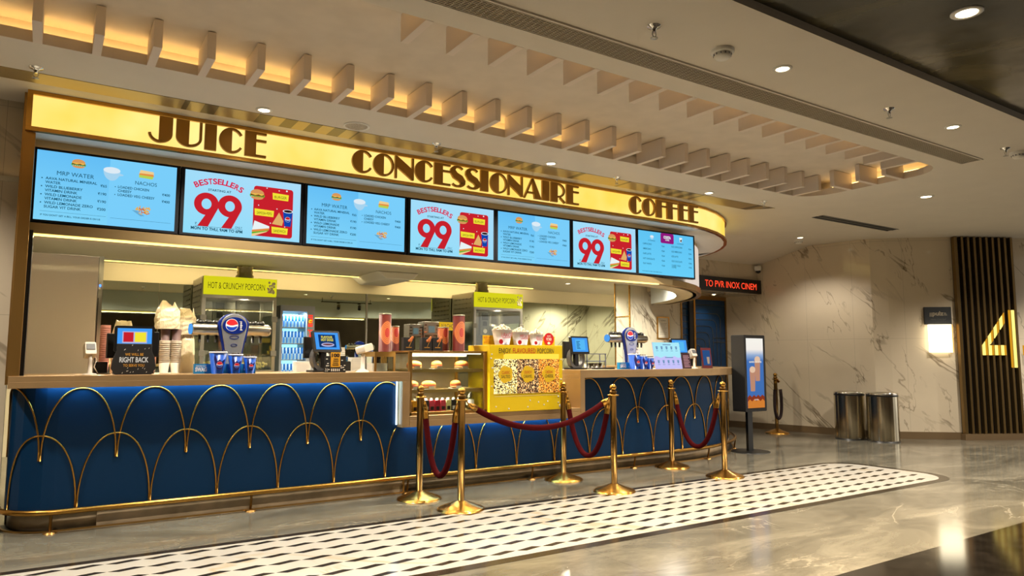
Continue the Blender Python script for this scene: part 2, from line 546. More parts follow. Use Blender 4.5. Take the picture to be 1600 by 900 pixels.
b.add([(p[0], p[1], ZC) for p in HP] + [(p[0], p[1], ZC + 0.075) for p in HP] + [(p[0], p[1], ZC + 0.075) for p in HO] + [(p[0], p[1], ZC + 0.19) for p in HO],
      [(i, (i + 1) % n, n + (i + 1) % n, n + i) for i in range(n)] + [(n + i, n + (i + 1) % n, 2 * n + (i + 1) % n, 2 * n + i) for i in range(n)] +
      [(2 * n + i, 2 * n + (i + 1) % n, 3 * n + (i + 1) % n, 3 * n + i) for i in range(n)] + [tuple(range(3 * n, 4 * n))])
S('ceiling_recess', b, M_coffer)
b = MB()   # slope down towards the door wall, and the step up to the dark ceiling
b.add([(7.0, 7.55, ZC), (17, 7.55, ZC), (17, 8.52, 3.03), (7.0, 8.52, 3.03), (-7, 7.55, ZC), (7.0, 12, ZC), (-7, 12, ZC), (7.0, 7.55, ZC)], [(0, 1, 2, 3), (4, 7, 5, 6)])
S('ceiling_slope', b, M_ceil)
b = MB(); b.box(-7, 17, 2.49, 2.53, ZC - 0.004, ZC + 0.12); S('trim_3', b, M_ceil)
b = MB(); b.box(-7, 17, -8, 2.49, ZC + 0.05, ZC + 0.1); S('ceiling_dark', b, M_darkceil)
# rest of the hall, seen in the reflections
b = MB(); b.box(-7, 17, -8.2, -8, 0, 3.4); S('wall_hall', b, mat('hall_wall', (164, 138, 104), 0.6, vary=0.2, bscale=1))
b = MB(); b.box(-7.2, -7, -8, 12, 0, 3.4); S('wall_west', b, mat('hall_wall', (92, 74, 54), 0.6))

# right wall, gently curved marble
RWp = [(11.0, 9.23), (11.1, 8.5), (11.22, 7.85), (11.335, 7.2), (11.40, 6.78), (11.45, 6.56), (11.62, 6.37), (12.0, 6.045), (12.395, 5.71), (12.85, 5.46), (13.28, 5.235), (14.2, 4.78), (16.8, 3.6)]
q = []; u = 0.0
for a, c in zip(RWp[:-1], RWp[1:]):
    l = math.hypot(c[0] - a[0], c[1] - a[1])
    q.append(([(a[0], a[1], 0.0), (c[0], c[1], 0.0), (c[0], c[1], 3.4), (a[0], a[1], 3.4)], [(u, 0.0), (u + l, 0.0), (u + l, 3.4), (u, 3.4)])); u += l
o = uvmesh('wall_right', q, M_marble)
b = MB()
off = [(p[0] - 0.02, p[1] - 0.012) for p in RWp]
b.band(off, [(p[0] + 0.02, p[1] + 0.02) for p in RWp], 0, 0.115); S('baseboard_right', b, M_brown)
# left wall beside the counter
wallbox('wall_left', -7, -0.235, 6.62, 6.78, 0.1, 3.4, M_marble, 0.35)
b = MB(); b.box(-7, -0.235, 6.60, 6.78, 0, 0.1); S('baseboard_left', b, M_brown)
# brass column at the opening's left edge
b = MB(); b.box(-0.225, -0.15, 6.30, 6.36, 1.164, 2.98); b.box(-0.235, -0.21, 6.34, 6.63, 1.1, 3.3); S('trim_4', b, M_brass_d, bev=0.003)
b = MB(); b.box(-0.15, -0.125, 6.36, 6.62, 1.164, 2.25); S('trim_5', b, M_black)

# kitchen shell
b = MB(); b.prism([(-0.6, 6.6)] + [p for p in path(6.53, 5.95, 3.34, amax=78, inset=0.1) if p[0] > -0.2] + [(9.2, 9.3), (11.2, 9.3), (11.2, 11.7), (-0.6, 11.7)], 'xy', 2.65, 2.69); S('ceiling_kitchen', b, M_kceil)
wallbox('wall_kitchen_back', -0.6, 11.3, 11.56, 11.7, 0, 2.66, mat('kitchen_wall_paint', (220, 208, 176), 0.6))
wallbox('wall_kitchen_left', -0.7, -0.4, 6.78, 11.6, 0, 2.66, M_marble2)
wallbox('wall_kitchen_right', 11.0, 11.2, 9.3, 11.6, 0, 2.66, M_marble2)
# marble pier between kitchen and door
wallbox('wall_pier', 8.51, 9.77, 9.23, 9.61, 0, 3.35, M_marble2, 0.2)
wallbox('wall_over_door', 8.9, 11.12, 8.52, 9.2, 2.47, 3.35, M_marble, 0.1)
wallbox('wall_behind_door', 9.77, 11.05, 9.31, 9.61, 0, 2.66, M_marble2)
b = MB()
for y in (9.222, 9.60): b.box(8.497, 8.52, y, y + 0.02, 0, 2.65)
b.box(8.5, 8.512, 9.24, 9.6, 2.02, 2.035)
S('trim_6', b, M_brass)
b = MB(); b.box(8.51, 11.0, 9.21, 9.24, 0, 0.1); S('baseboard_back', b, M_brown)

# mirror panels on the kitchen back wall
def mirror(x0, x1, label):
    t = T('wall_mirror', label, 'mirror', ((x0 + x1) / 2, 11.545, 0.9))
    b = MB(); b.box(x0 + 0.003, x1 - 0.003, 11.54, 11.555, 0.9, 2.39); O('mirror_glass', b, M_mirror, t, world=True)
    return t
mirror(-0.38, 1.353, 'mirror panel on the kitchen back wall left of the first popcorn machine')
mirror(1.353, 4.573, 'wide mirror panel behind the drinks cooler on the kitchen back wall')
mirror(4.573, 8.93, 'long mirror panel behind the second popcorn machine on the kitchen back wall')
mirror(8.93, 10.9, 'narrow mirror panel at the right end of the kitchen, reflecting marble')
b = MB(); b.box(4.56, 4.586, 11.52, 11.54, 0.9, 2.39); o = O('mirror_joint_strip', b, M_steel); tag(o, 'thin upright metal strip over the joint between two mirror panels', 'metal strip')

# ------------------------------------------------------------------ canopy over the counter: lit sign, soffit, screens, drum
SG = dict(Yf=6.28, Xc=6.56, R=2.65)
DR = dict(Yf=6.53, Xc=5.95, R=3.34, amax=79)
b = MB()   # body behind the sign face down to the soffit
_po = path(SG['Yf'], SG['Xc'], SG['R'], inset=0.02, amax=95); _pi = path(DR['Yf'], DR['Xc'], DR['R'], inset=0.04, amax=78)
_poly = _po + [(8.6, 9.2)] + _pi[::-1]
b.prism(_poly, 'xy', 2.982, ZC)
S('ceiling_soffit', b, M_white)
b = MB(); b.band(path(**DR), path(inset=0.06, **DR), 2.25, 2.99); S('wall_canopy_drum', b, M_white)
b = MB()   # brass bands above and below the screens
b.band(path(6.51, 5.95, 3.36, amax=79), path(6.51, 5.95, 3.36, amax=79, inset=0.03), 2.925, 2.985)
b.band(path(6.47, 5.95, 3.40, amax=79), path(6.47, 5.95, 3.40, amax=79, inset=0.07), 2.245, 2.325)
S('trim_7', b, M_bronze)
b = MB(); b.band(path(6.47, 5.95, 3.40, amax=79, inset=0.05), path(6.47, 5.95, 3.40, amax=79, inset=0.36), 2.25, 2.262)
S('ceiling_canopy_ring', b, M_kceil)
b = MB(); b.band(path(6.47, 5.95, 3.40, amax=79, inset=0.35), path(6.47, 5.95, 3.40, amax=79, inset=0.37), 2.25, 2.67)
S('wall_canopy_back', b, mat('canopy_back_panel', (206, 212, 214), 0.45))

sg = T('lit_sign', 'long yellow backlit sign with brass art deco lettering above the menu screens', 'sign', (XL, 6.28, 2.982))
b = MB()
fp = path(SG['Yf'], SG['Xc'], SG['R'], amax=60); fi = path(SG['Yf'], SG['Xc'], SG['R'], amax=60, inset=0.02)
b.band(fp, fi, 3.012, 3.262)
s_ = NT('sign_light')
s_.nt.nodes.clear()
ou = s_.n('ShaderNodeOutputMaterial'); em = s_.n('ShaderNodeEmission'); s_.nt.links.new(em.outputs[0], ou.inputs[0])
nz = s_.noise(s_.coord('Object'), 1.2, 3)
s_.put(em.inputs[0], s_.ramp(nz, [(0.35, rgb(250, 204, 84)), (0.65, rgb(255, 226, 138))])); em.inputs[1].default_value = SIGN_S
O('light_face', b, s_.M, sg, world=True)
b = MB()
for z0, z1 in ((2.982, 3.014), (3.26, ZC)):
    b.band(path(SG['Yf'] - 0.025, SG['Xc'], SG['R'] + 0.025, amax=97.5), path(SG['Yf'] - 0.025, SG['Xc'], SG['R'] + 0.025, amax=97.5, inset=0.045), z0, z1)
b.box(XL, XL + 0.035, 6.255, 6.30, 3.0145, 3.2595)
b.band(path(SG['Yf'] - 0.025, SG['Xc'], SG['R'] + 0.025, amax=97.5)[-6:], path(SG['Yf'] - 0.025, SG['Xc'], SG['R'] + 0.025, amax=97.5, inset=0.045)[-6:], 3.0145, 3.2595)
O('sign_frame', b, M_brass, sg, world=True)

# art deco letters: thick left halves and thin strokes
ZB, LH, TK = 3.03, 0.222, 0.021
def arc(cx, cz, rx, rz, a0, a1, n=14): return [(cx + rx * math.cos(math.radians(a0 + (a1 - a0) * k / n)), cz + rz * math.sin(math.radians(a0 + (a1 - a0) * k / n))) for k in range(n + 1)]
def stroke(b, pts, wd, m=0):
    n = len(pts); L = []; R = []
    for i, p in enumerate(pts):
        a = pts[max(i - 1, 0)]; c = pts[min(i + 1, n - 1)]
        dx, dz = c[0] - a[0], c[1] - a[1]; l = math.hypot(dx, dz) or 1
        w_ = (wd[i] if isinstance(wd, list) else wd) / 2
        L.append((p[0] - dz / l * w_, p[1] + dx / l * w_)); R.append((p[0] + dz / l * w_, p[1] - dx / l * w_))
    b.strip(L, R, 'xz', 6.235, 6.262)
def letter(ch, x0, x1, H=LH, zb=ZB):
    b = MB(); w_ = x1 - x0; t = TK; y0, y1 = 6.235, 6.262
    pr = lambda poly: b.prism(poly, 'xz', y0, y1)
    rx, rz, cz = w_ / 2, H / 2, zb + H / 2
    if ch in 'OC':
        k = 0.5 if ch == 'O' else 0.52
        cx = x0 + w_ * k
        pr(arc(cx, cz, w_ * k, rz, 90, 270, 20))
        if ch == 'O': stroke(b, arc(cx, cz, w_ * (1 - k) - t / 2, rz - t / 2, -90, 90, 20), t)
        else:
            stroke(b, arc(cx, cz, w_ * (1 - k) - t / 3, rz - t / 2, 90, 32, 10), t)
            stroke(b, arc(cx, cz, w_ * (1 - k) - t / 3, rz - t / 2, -90, -32, 10), t)
    elif ch == 'I': pr([(x0, zb), (x1, zb), (x1, zb + H), (x0, zb + H)])
    elif ch in 'EF':
        xm = x0 + w_ * 0.52
        pr([(x0, zb), (xm, zb), (xm, zb + H), (x0, zb + H)])
        bars = [0.95, 0.66] + ([0.05] if ch == 'E' else [])
        for q_ in bars: pr([(xm - 0.002, zb + H * q_ - t / 2), (x1, zb + H * q_ - t / 2), (x1, zb + H * q_ + t / 2), (xm - 0.002, zb + H * q_ + t / 2)])
    elif ch == 'N':
        pr([(x0, zb), (x0 + t, zb), (x0 + t, zb + H), (x0, zb + H)])
        pr([(x0 + t * 0.9, zb + H), (x0 + t * 0.9, zb + H * 0.5), (x1 - t * 0.9, zb), (x1 - t * 0.9, zb + H * 0.5)])
        pr([(x1 - t, zb), (x1, zb), (x1, zb + H), (x1 - t, zb + H)])
    elif ch == 'A':
        ax = x0 + w_ * 0.5
        stroke(b, [(x0 + t / 2, zb), (ax - 0.002, zb + H * 0.98)], t)
        pr([(ax - 0.012, zb + H), (ax - 0.006, zb + H * 0.9), (x0 + w_ * 0.6, zb), (x1, zb), (ax + 0.012, zb + H)])
        pr([(x0 + w_ * 0.17, zb + H * 0.24), (x0 + w_ * 0.6, zb + H * 0.24), (x0 + w_ * 0.58, zb + H * 0.33), (x0 + w_ * 0.2, zb + H * 0.33)])
    elif ch == 'R':
        xm = x0 + w_ * 0.45
        pr([(x0, zb), (xm, zb), (xm, zb + H), (x0, zb + H)])
        stroke(b, arc(xm, zb + H * 0.62, w_ * 0.5 - t / 2, H * 0.38 - t / 2, 90, -90, 16), t)
        stroke(b, [(xm + w_ * 0.18, zb + H * 0.25), (x1 - t / 2, zb + 0.004)], t)
    elif ch == 'S':
        P = arc(x0 + w_ * 0.52, zb + H * 0.73, w_ * 0.40, H * 0.23, 35, 180, 10) + [(x0 + w_ * 0.30, zb + H * 0.55), (x0 + w_ * 0.70, zb + H * 0.42)] + arc(x0 + w_ * 0.46, zb + H * 0.27, w_ * 0.42, H * 0.22, 0, -145, 10)
        nn = len(P); W = [t * 0.95 + (w_ * 0.5 - t) * max(0.0, 1 - abs(i / (nn - 1) - 0.5) / 0.30) for i in range(nn)]
        stroke(b, P, W)
    elif ch == 'J':
        xs = x0 + w_ * 0.44
        pr([(xs, zb + H), (xs, zb + H * 0.12)] + arc(xs, zb + H * 0.34, x1 - xs, H * 0.34, -70, 0, 8) + [(x1, zb + H)])
        stroke(b, arc(x0 + w_ * 0.46, zb + H * 0.36, w_ * 0.46 - t / 2, H * 0.36 - t / 2, 185, 290, 10), t)
    elif ch == 'U':
        xs = x0 + w_ * 0.5
        pr([(x0, zb + H), (x0, zb + H * 0.35)] + arc(xs, zb + H * 0.35, xs - x0, H * 0.35, 180, 270, 8) + [(xs, zb + H)])
        stroke(b, [(x1 - t / 2, zb + H), (x1 - t / 2, zb + H * 0.38)] + arc(xs, zb + H * 0.36, x1 - xs - t / 2, H * 0.36 - t / 2, 0, -95, 10), t)
    return b
for word, spans in (('JUICE', [(0.593, 0.772), (0.797, 0.996), (1.016, 1.109), (1.129, 1.327), (1.338, 1.518)]),
                    ('CONCESSIONAIRE', [(2.3, 2.506), (2.51, 2.723), (2.733, 2.933), (2.945, 3.152), (3.157, 3.341), (3.348, 3.505), (3.525, 3.681), (3.696, 3.79), (3.812, 4.026), (4.035, 4.227), (4.237, 4.476), (4.485, 4.581), (4.603, 4.81), (4.823, 4.998)]),
                    ('COFFEE', [(5.776, 5.983), (5.99, 6.206), (6.22, 6.396), (6.405, 6.588), (6.608, 6.773), (6.797, 6.962)])):
    for ch, (a, c) in zip(word, spans):
        bb_ = letter(ch, a, c)
        O('sign_letter', bb_, mat('letter_gold', (168, 118, 36), 0.35, 0.3), sg, world=True)

# white drum side beyond the last screen, its lit look added as emission
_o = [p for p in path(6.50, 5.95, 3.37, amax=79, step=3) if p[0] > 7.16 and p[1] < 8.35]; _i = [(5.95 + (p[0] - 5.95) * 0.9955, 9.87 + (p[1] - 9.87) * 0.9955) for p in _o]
b = MB(); b.band(_o, _i, 2.33, 2.92); o = O('curved_glow_panel', b, emit('curve_glow', (250, 232, 216), 0.8)); tag(o, 'pale curved drum side to the right of the coffee menu screen, with an added glow', 'canopy panel')
# strip lights
def ledstrip(name_label, x0, x1, y, z, r=0.009, mt=None, watts=36, tilt=0.0):
    b = MB(); b.box(x0, x1, y - r, y + r, z - 0.012, z); o = O('led_strip', b, mt or M_led); tag(o, name_label, 'strip light', 'warm strip lights')
    l = bpy.data.lights.new('lamp', 'AREA'); l.shape = 'RECTANGLE'; l.size = x1 - x0; l.size_y = 0.03; l.energy = watts; l.color = (1.0, 0.80, 0.42)
    q = bpy.data.objects.new('lamp', l); C.objects.link(q); q.parent = o; q.location = ((x0 + x1) / 2, y + 0.005, z - 0.02); q.rotation_euler = (tilt, 0, 0)
    return o
ledstrip('warm strip light under the front edge of the menu screens', XL + 0.05, 6.5, 6.515, 2.244, 0.014)
M_led2 = emit('warm_led_wash', (255, 216, 100), 3.6)
ledstrip('warm ceiling strip light above the first popcorn machine', 0.6, 4.25, 11.1, 2.625, mt=M_led2, watts=13, tilt=0.9)
ledstrip('warm ceiling strip light above the second popcorn machine', 4.97, 7.75, 11.1, 2.625, mt=M_led2, watts=13, tilt=0.9)
b = MB(); b.box(0.6, 4.25, 11.08, 11.12, 2.625, 2.65); b.box(4.97, 7.75, 11.08, 11.12, 2.625, 2.65); S('trim_8', b, M_white)
# boxed ceiling unit between the two strips
b = MB(); b.prism([(4.25, 2.648), (4.97, 2.648), (4.85, 2.53), (4.4, 2.53)], 'xz', 10.3, 11.45); o = O('ceiling_air_unit', b, M_white, bev=0.02); tag(o, 'white boxed air unit on the kitchen ceiling between the strip lights', 'air conditioner')
# cove light in the recess
b = MB(); b.box(-5.4, 4.6, 5.37, 5.39, ZC + 0.08, ZC + 0.1); b.box(-5.4, 6.5, 3.53, 3.55, ZC + 0.08, ZC + 0.1)
b.box(7.98, 8.0, 3.9, 5.0, ZC + 0.08, ZC + 0.1)
o = O('cove_strip_light', b, emit('cove_led', (255, 208, 128), COVE_S)); tag(o, 'hidden warm strip light glowing around the edge of the ceiling recess', 'strip light')

# baffles hanging in the recess
ordn = ['first', 'second', 'third', 'fourth', 'fifth', 'sixth', 'seventh', 'eighth', 'ninth', 'tenth', 'eleventh', 'twelfth', 'thirteenth', 'fourteenth', 'fifteenth', 'sixteenth', 'seventeenth', 'eighteenth', 'nineteenth', 'twentieth', 'twenty-first', 'twenty-second', 'twenty-third', 'twenty-fourth', 'twenty-fifth', 'twenty-sixth']
b = MB(); b.box(0, 0.052, -0.36, 0, 0.0, 0.185)
proto = O('ceiling_baffle', b, M_baffle)
tag(proto, '', 'ceiling fin', 'fins along the sign side of the recess')
proto.location = (-0.174, 5.285, ZC - 0.002); proto['label'] = 'white ceiling fin on the sign side of the recess, first from the left'
for k in range(1, 25):
    dup(proto, (-0.174 + 0.3232 * k, 5.285, ZC - 0.002), label='white ceiling fin on the sign side of the recess, %s from the left' % ordn[k])
n_ = 0
for k in range(24):
    x = -0.174 + 0.3232 * k + 0.01
    if x < 1.6: continue
    dup(proto, (x, 4.0, ZC - 0.002), label='white ceiling fin on the grille side of the recess, %s from the left' % ordn[n_], group='fins along the grille side of the recess'); n_ += 1
for y, nm in ((4.14, 'nearest the air grille'), (4.44, 'middle one of three'), (4.75, 'nearest the brass ceiling strip')):
    dup(proto, (7.9, y, ZC - 0.002), rz=-PI / 2, label='white ceiling fin across the rounded end of the recess, ' + nm, group='fins at the rounded end of the recess')

# air grille and brass ceiling strip, slots
t = T('air_grille', 'long slotted air grille set in the white ceiling beside the recess', 'air grille', (0, 3.33, ZC))
b = MB(); b.box(-2.0, 7.75, 3.235, 3.425, ZC - 0.004, ZC + 0.0); b.mv(0, 0, 0); O('backing', b, mat('grille_dark', (14, 12, 10), 0.8), t, world=True)
b = MB(); b.box(-2.0, 7.75, 3.225, 3.24, ZC - 0.012, ZC); b.box(-2.0, 7.75, 3.42, 3.435, ZC - 0.012, ZC); b.box(7.74, 7.76, 3.225, 3.435, ZC - 0.012, ZC); O('frame', b, M_ceil, t, world=True)
b = MB()
for k in range(10): b.box(-2.0, 7.75, 3.247 + k * 0.0175, 3.255 + k * 0.0175, ZC - 0.011, ZC - 0.003)
for k in range(240): b.box(-2.0 + k * 0.0405, -1.992 + k * 0.0405, 3.24, 3.42, ZC - 0.009, ZC - 0.004)
O('grille_bars', b, mat('grille_metal', (176, 164, 140), 0.5, 0.2), t, world=True)
b = MB(); b.add([(-2, 5.85, ZC - .004), (8.03, 5.86, ZC - .004), (7.8, 6.14, ZC - .004), (-2, 6.06, ZC - .004), (-2, 5.85, ZC), (8.03, 5.86, ZC), (7.8, 6.14, ZC), (-2, 6.06, ZC)],
              [(0, 3, 2, 1), (0, 1, 5, 4), (1, 2, 6, 5), (2, 3, 7, 6), (3, 0, 4, 7)])
s_ = NT('banded_brass'); sp = s_.n('ShaderNodeSeparateXYZ'); s_.put(sp.inputs[0], s_.coord('Object'))
f1 = s_.math('FRACT', s_.math('DIVIDE', sp.outputs[0], 0.21)); nn_ = s_.noise(s_.coord('Object', scale=(1, 0, 0)), 0.9, 2)
s_.put(s_.b.inputs['Base Color'], s_.mix(s_.math('MULTIPLY', s_.math('GREATER_THAN', f1, 0.5), s_.math('GREATER_THAN', nn_, 0.5)), rgb(186, 164, 116), rgb(120, 106, 78)))  # base colour alternates between two brass tones in grouped bands
s_.b.inputs['Metallic'].default_value = 0.6; s_.b.inputs['Roughness'].default_value = 0.38
o = O('ceiling_strip', b, s_.M); tag(o, 'flat brass ceiling strip in alternating paler and deeper bands along the sign', 'metal strip')
def slot(x0, x1, y0, y1, lab):
    t = T('slot_diffuser', lab, 'air vent', ((x0 + x1) / 2, (y0 + y1) / 2, ZC))
    b = MB(); b.box(x0, x1, y0, y1, ZC - 0.004, ZC); O('backing', b, M_blackm, t, world=True)
    b = MB(); b.box(x0, x1, y0 - 0.012, y0, ZC - 0.008, ZC); b.box(x0, x1, y1, y1 + 0.012, ZC - 0.008, ZC); b.box(x0, x1, (y0 + y1) / 2 - 0.006, (y0 + y1) / 2 + 0.006, ZC - 0.008, ZC); O('frame', b, M_steel_d, t, world=True)
slot(9.0, 10.95, 5.80, 5.96, 'dark slot air vent in the white ceiling above the marble wall')

# ------------------------------------------------------------------ SERVICE COUNTER
ct = T('service_counter', 'long navy blue counter with gold scallop lines, bronze top and brass foot rail', 'counter', (0, 6.5, 0))
TOP = dict(Yf=YF, Xc=6.7, R=2.6)
def seg(pts, x0, x1):
    out = [(x0, None)]
    return out
def spath(Yf, Xc, R, x0, inset=0.0, amax=120): return path(Yf, Xc, R, x0, amax, 6, inset)
def line(x0, x1, y): return [(x0, y), (x1, y)]
b = MB()   # left top
b.band(line(XL, 2.95, YF), line(XL, 2.95, 7.12), 1.12, 1.164); b.band(line(XL, 2.95, YF), line(XL, 2.95, YF + 0.04), 1.074, 1.122)
b.box(2.874, 2.95, YF, 7.0, 0.637, 1.0735)
O('countertop', b, M_counter, ct, bev=0.003, world=True)
b = MB(); b.box(2.951, 5.039, YF, 7.1, 0.70, 0.742); b.box(2.951, 5.039, YF, YF + 0.04, 0.637, 0.6995)
O('case_shelf', b, M_counter, ct, bev=0.003, world=True)
b = MB()   # right top, rounded end
b.band(spath(x0=5.04, **TOP), spath(x0=5.04, inset=0.8, **TOP), 1.12, 1.164); b.band(spath(x0=5.04, **TOP), spath(x0=5.04, inset=0.04, **TOP), 1.074, 1.122)
b.box(5.04, 5.105, YF, 7.1, 0.637, 1.0735); b.box(5.04, 5.06, YF + 0.041, 7.09, 1.0735, 1.1195)
O('countertop', b, M_counter, ct, bev=0.003, world=True)
PN = dict(Yf=6.41, Xc=6.72, R=2.5, cx=0.11, r=0.31)
def clipx(pts, a, c): return [p for p in pts if a <= p[0] <= c or (p[0] > 6.8 and c > 8)]
o_ = lpath(back=0.1, **PN); i_ = lpath(inset=0.03, back=0.1, **PN)
b = MB(); b.band(o_, i_, 0.155, 0.66); O('blue_panel', b, M_blue, ct, world=True)
def cutband(a, c, z0, z1):
    oo = []; ii = []
    for p, q_ in zip(o_, i_):
        if a <= p[0] <= c: oo.append(p); ii.append(q_)
    if c < 8: oo.append((c, 6.41)); ii.append((c, 6.44))
    if a > 1: oo.insert(0, (a, 6.41)); ii.insert(0, (a, 6.44))
    b = MB(); b.band(oo, ii, z0, z1); return b
O('blue_panel', cutband(-9, 2.9, 0.66, 1.122), M_blue, ct, world=True)
b = MB(); oo = [(5.06, 6.41)] + [p for p in o_ if p[0] > 5.1]; ii = [(5.06, 6.44)] + [q_ for p, q_ in zip(o_, i_) if p[0] > 5.1]
b.band(oo, ii, 0.66, 1.122); O('blue_panel', b, M_blue, ct, world=True)
b = MB(); b.box(2.9, 5.08, 6.45, 6.5, 0.5, 0.7); b.box(-0.2, 6.9, 7.02, 7.06, 0.0, 1.12); O('back_board', b, M_gplastic, ct, world=True)
# kick, base band, rail
b = MB(); kk = dict(Yf=6.49, Xc=6.79, R=2.6, cx=0.16, r=0.34)
b.band(lpath(back=0.1, **kk), lpath(inset=0.05, back=0.1, **kk), 0.0, 0.16, smooth=True); b.box(0.4, 2.98, 6.465, 6.50, 0.0, 0.158)
O('kick_plate', b, mat('kick_stone', (196, 172, 138), 0.3, vary=0.25, bscale=5), ct, world=True)
b = MB(); kb = dict(Yf=6.43, Xc=6.79, R=2.7, cx=0.16, r=0.40)
b.band(lpath(back=0.05, **kb), lpath(inset=0.02, back=0.05, **kb), 0.0, 0.012); b.band(lpath(inset=0.02, back=0.05, **kb), lpath(inset=0.07, back=0.05, **kb), 0.0, 0.006, 1)
b.box(2.965, 2.985, 6.455, 6.47, 0, 0.16)
O('base_trim', b, [M_brass_d, M_black], ct, world=True)
rl = dict(Yf=6.36, Xc=6.77, R=2.6, cx=0.16, r=0.40)
rp = lpath(back=0.0, **rl)
rail = O('foot_rail', MB().tube([(p[0], p[1], 0.158) for p in rp], 0.021, 10), M_brass, ct, world=True)
posts = [(0.10, 6.37), (1.53, 6.36), (2.98, 6.36), (4.44, 6.36), (5.92, 6.36), (7.25, 6.405), (8.35, 6.89), (8.95, 7.55)]
for x, y in posts:
    b = MB(); b.tube([(x, y + 0.0, 0.155), (x, y + 0.03, 0.01)], 0.011, 8); b.lathe([(0.045, 0), (0.045, 0.008), (0.02, 0.016), (0.012, 0.02)], x, y + 0.03, 0.0, 16)
    b.v = [(p[0], p[1] - 6.5, p[2]) for p in b.v]
    O('rail_post', b, M_brass_d, rail)
# gold scallop lines
def pxy(s_):
    """point on the blue face at arc length s_ (equal to x on the straight part)"""
    if s_ < 0.11:
        a = (0.11 - s_) / 0.31
        if a > PI / 2: return (0.11 - 0.316, 6.72 + (a - PI / 2) * 0.31)
        return (0.11 - 0.316 * math.sin(a), 6.72 - 0.316 * math.cos(a))
    if s_ > 6.72:
        a = (s_ - 6.72) / 2.5
        return (6.72 + 2.506 * math.sin(a), 6.41 + 2.5 - 2.506 * math.cos(a))
    return (s_, 6.404)
def scallops(s0, zb_, zt):
    pts = []
    n = 26
    for k in range(n + 1):
        a = PI * k / n
        sx_ = s0 + 0.25 - 0.245 * math.copysign(abs(math.cos(a)) ** 0.92, math.cos(a))
        pts.append((sx_, zb_ + (zt - zb_) * math.sin(a) ** 0.95))
    pts[0] = (s0 + 0.006, zb_); pts[-1] = (s0 + 0.494, zb_)
    runs = []; cur = []
    for q_ in pts:
        ok = q_[1] < 1.115 and not (2.87 < q_[0] < 5.1 and (q_[1] > 0.645 or zt > 1.0))
        if ok: cur.append(q_)
        elif cur: runs.append(cur); cur = []
    if cur: runs.append(cur)
    b = MB()
    for r_ in runs:
        if len(r_) > 1: b.tube([(*pxy(q_[0]), q_[1]) for q_ in r_], 0.0068, 6)
    return b
for k in range(-1, 21):
    b = scallops(0.5 * k + 0.005, 0.53, 1.066)
    if b.v: OS('gold_scallop_line', b, M_brass, ct, world=True)
    b = scallops(0.5 * k + 0.255 - 0.5 * (k == -1) * 0, 0.175, 0.715)
    if b.v: OS('gold_scallop_line', b, M_brass, ct, world=True)
# cool light strips hidden under the lip
b = MB(); b.box(2.85, 2.86, 6.38, 6.39, 0.66, 1.07); O('side_light', b, emit('cool_led_soft', (190, 226, 255), 6.0), ct, world=True)
b = MB(); b.box(0.0, 2.86, 6.365, 6.385, 1.088, 1.10); b.box(2.93, 5.0, 6.365, 6.385, 0.655, 0.665)
OS('under_lip_light', b, M_led_cool, ct, world=True)
b = MB(); b.box(0.0, 2.87, 6.33, 6.41, 1.10, 1.122); b.box(2.93, 5.04, 6.33, 6.41, 0.665, 0.70); OS('light_rail', b, M_counter, ct, world=True)

# ------------------------------------------------------------------ CEILING FIXTURES AND THEIR LIGHT
def spot(loc, w_, size=1.9, col=(1.0, 0.91, 0.78), blend=0.6, rad=0.05, parent=None):
    l = bpy.data.lights.new('lamp', 'SPOT'); l.energy = w_; l.spot_size = size; l.spot_blend = blend; l.shadow_soft_size = rad; l.color = col
    o = bpy.data.objects.new('lamp', l); C.objects.link(o); o.location = loc
    if parent: o.parent = parent
    return o
def downlight(x, y, z, lab, w_, grp='round ceiling downlights', r=0.045, size=2.2, trimmat=None, col=(1.0, 0.91, 0.78)):
    t = T('downlight', lab, 'ceiling light', (x, y, z), group=grp)
    b = MB(); b.lathe([(r * 1.45, 0.0), (r * 1.45, -0.004), (r * 1.05, -0.009), (r * 0.95, -0.002)], n=20, cap=False); O('trim_ring', b, trimmat or M_white, t)
    b = MB(); b.lathe([(1e-4, -0.005), (r * 0.95, -0.005), (r * 0.95, -0.001)], n=20, cap=False); O('lens', b, M_lamp, t)
    spot((0, 0, -0.03), w_, size, parent=t, col=col)
    return t
for x, y, lab in ((1.37, 5.745, 'round downlight beside the brass ceiling strip above JUICE'), (4.24, 5.745, 'round downlight beside the brass ceiling strip above CONCESSIONAIRE'), (6.61, 5.745, 'round downlight beside the brass ceiling strip above COFFEE')):
    downlight(x, y, ZC, lab, DOWN_W)
for x, y, lab in ((4.15, 2.93, 'round downlight between the smoke detector and the air grille'), (6.45, 2.90, 'round downlight on the white ceiling near the end of the air grille'),
                  (10.36, 7.1, 'small round downlight on the white ceiling near the marble corner')):
    downlight(x, y, ZC, lab, DOWN_W * (0.35 if x > 10 else 1))
downlight(9.0, 4.4, ZC, 'recessed oval downlight alone beyond the rounded end of the recess', DOWN_W * 1.3, r=0.06)
downlight(4.46, 1.89, ZC + 0.05, 'bright amber downlight in the glossy dark ceiling', HALL_W, r=0.06, col=(1.0, 0.76, 0.45))
for x, y in ((1.6, 2.93), (-1.0, 2.93), (9.3, 2.9), (-1.5, 5.745), (11.6, 4.2), (13.6, 3.4)):  # unseen downlights added to light the counter side
    downlight(x, y, ZC, 'added round downlight of the white ceiling outside the picture', DOWN_W, 'added downlights outside the picture')
for x, y in ((0.5, 0.6), (3.5, -0.6), (7.0, 0.4), (-2.0, -1.5), (1.5, -3.5), (5.5, -3.5), (9.5, -1.5)):  # more unseen lamps, added to raise the hall light
    downlight(x, y, ZC + 0.05, 'added downlight of the dark ceiling outside the picture', HALL_W, 'added downlights outside the picture', col=(1.0, 0.8, 0.55))
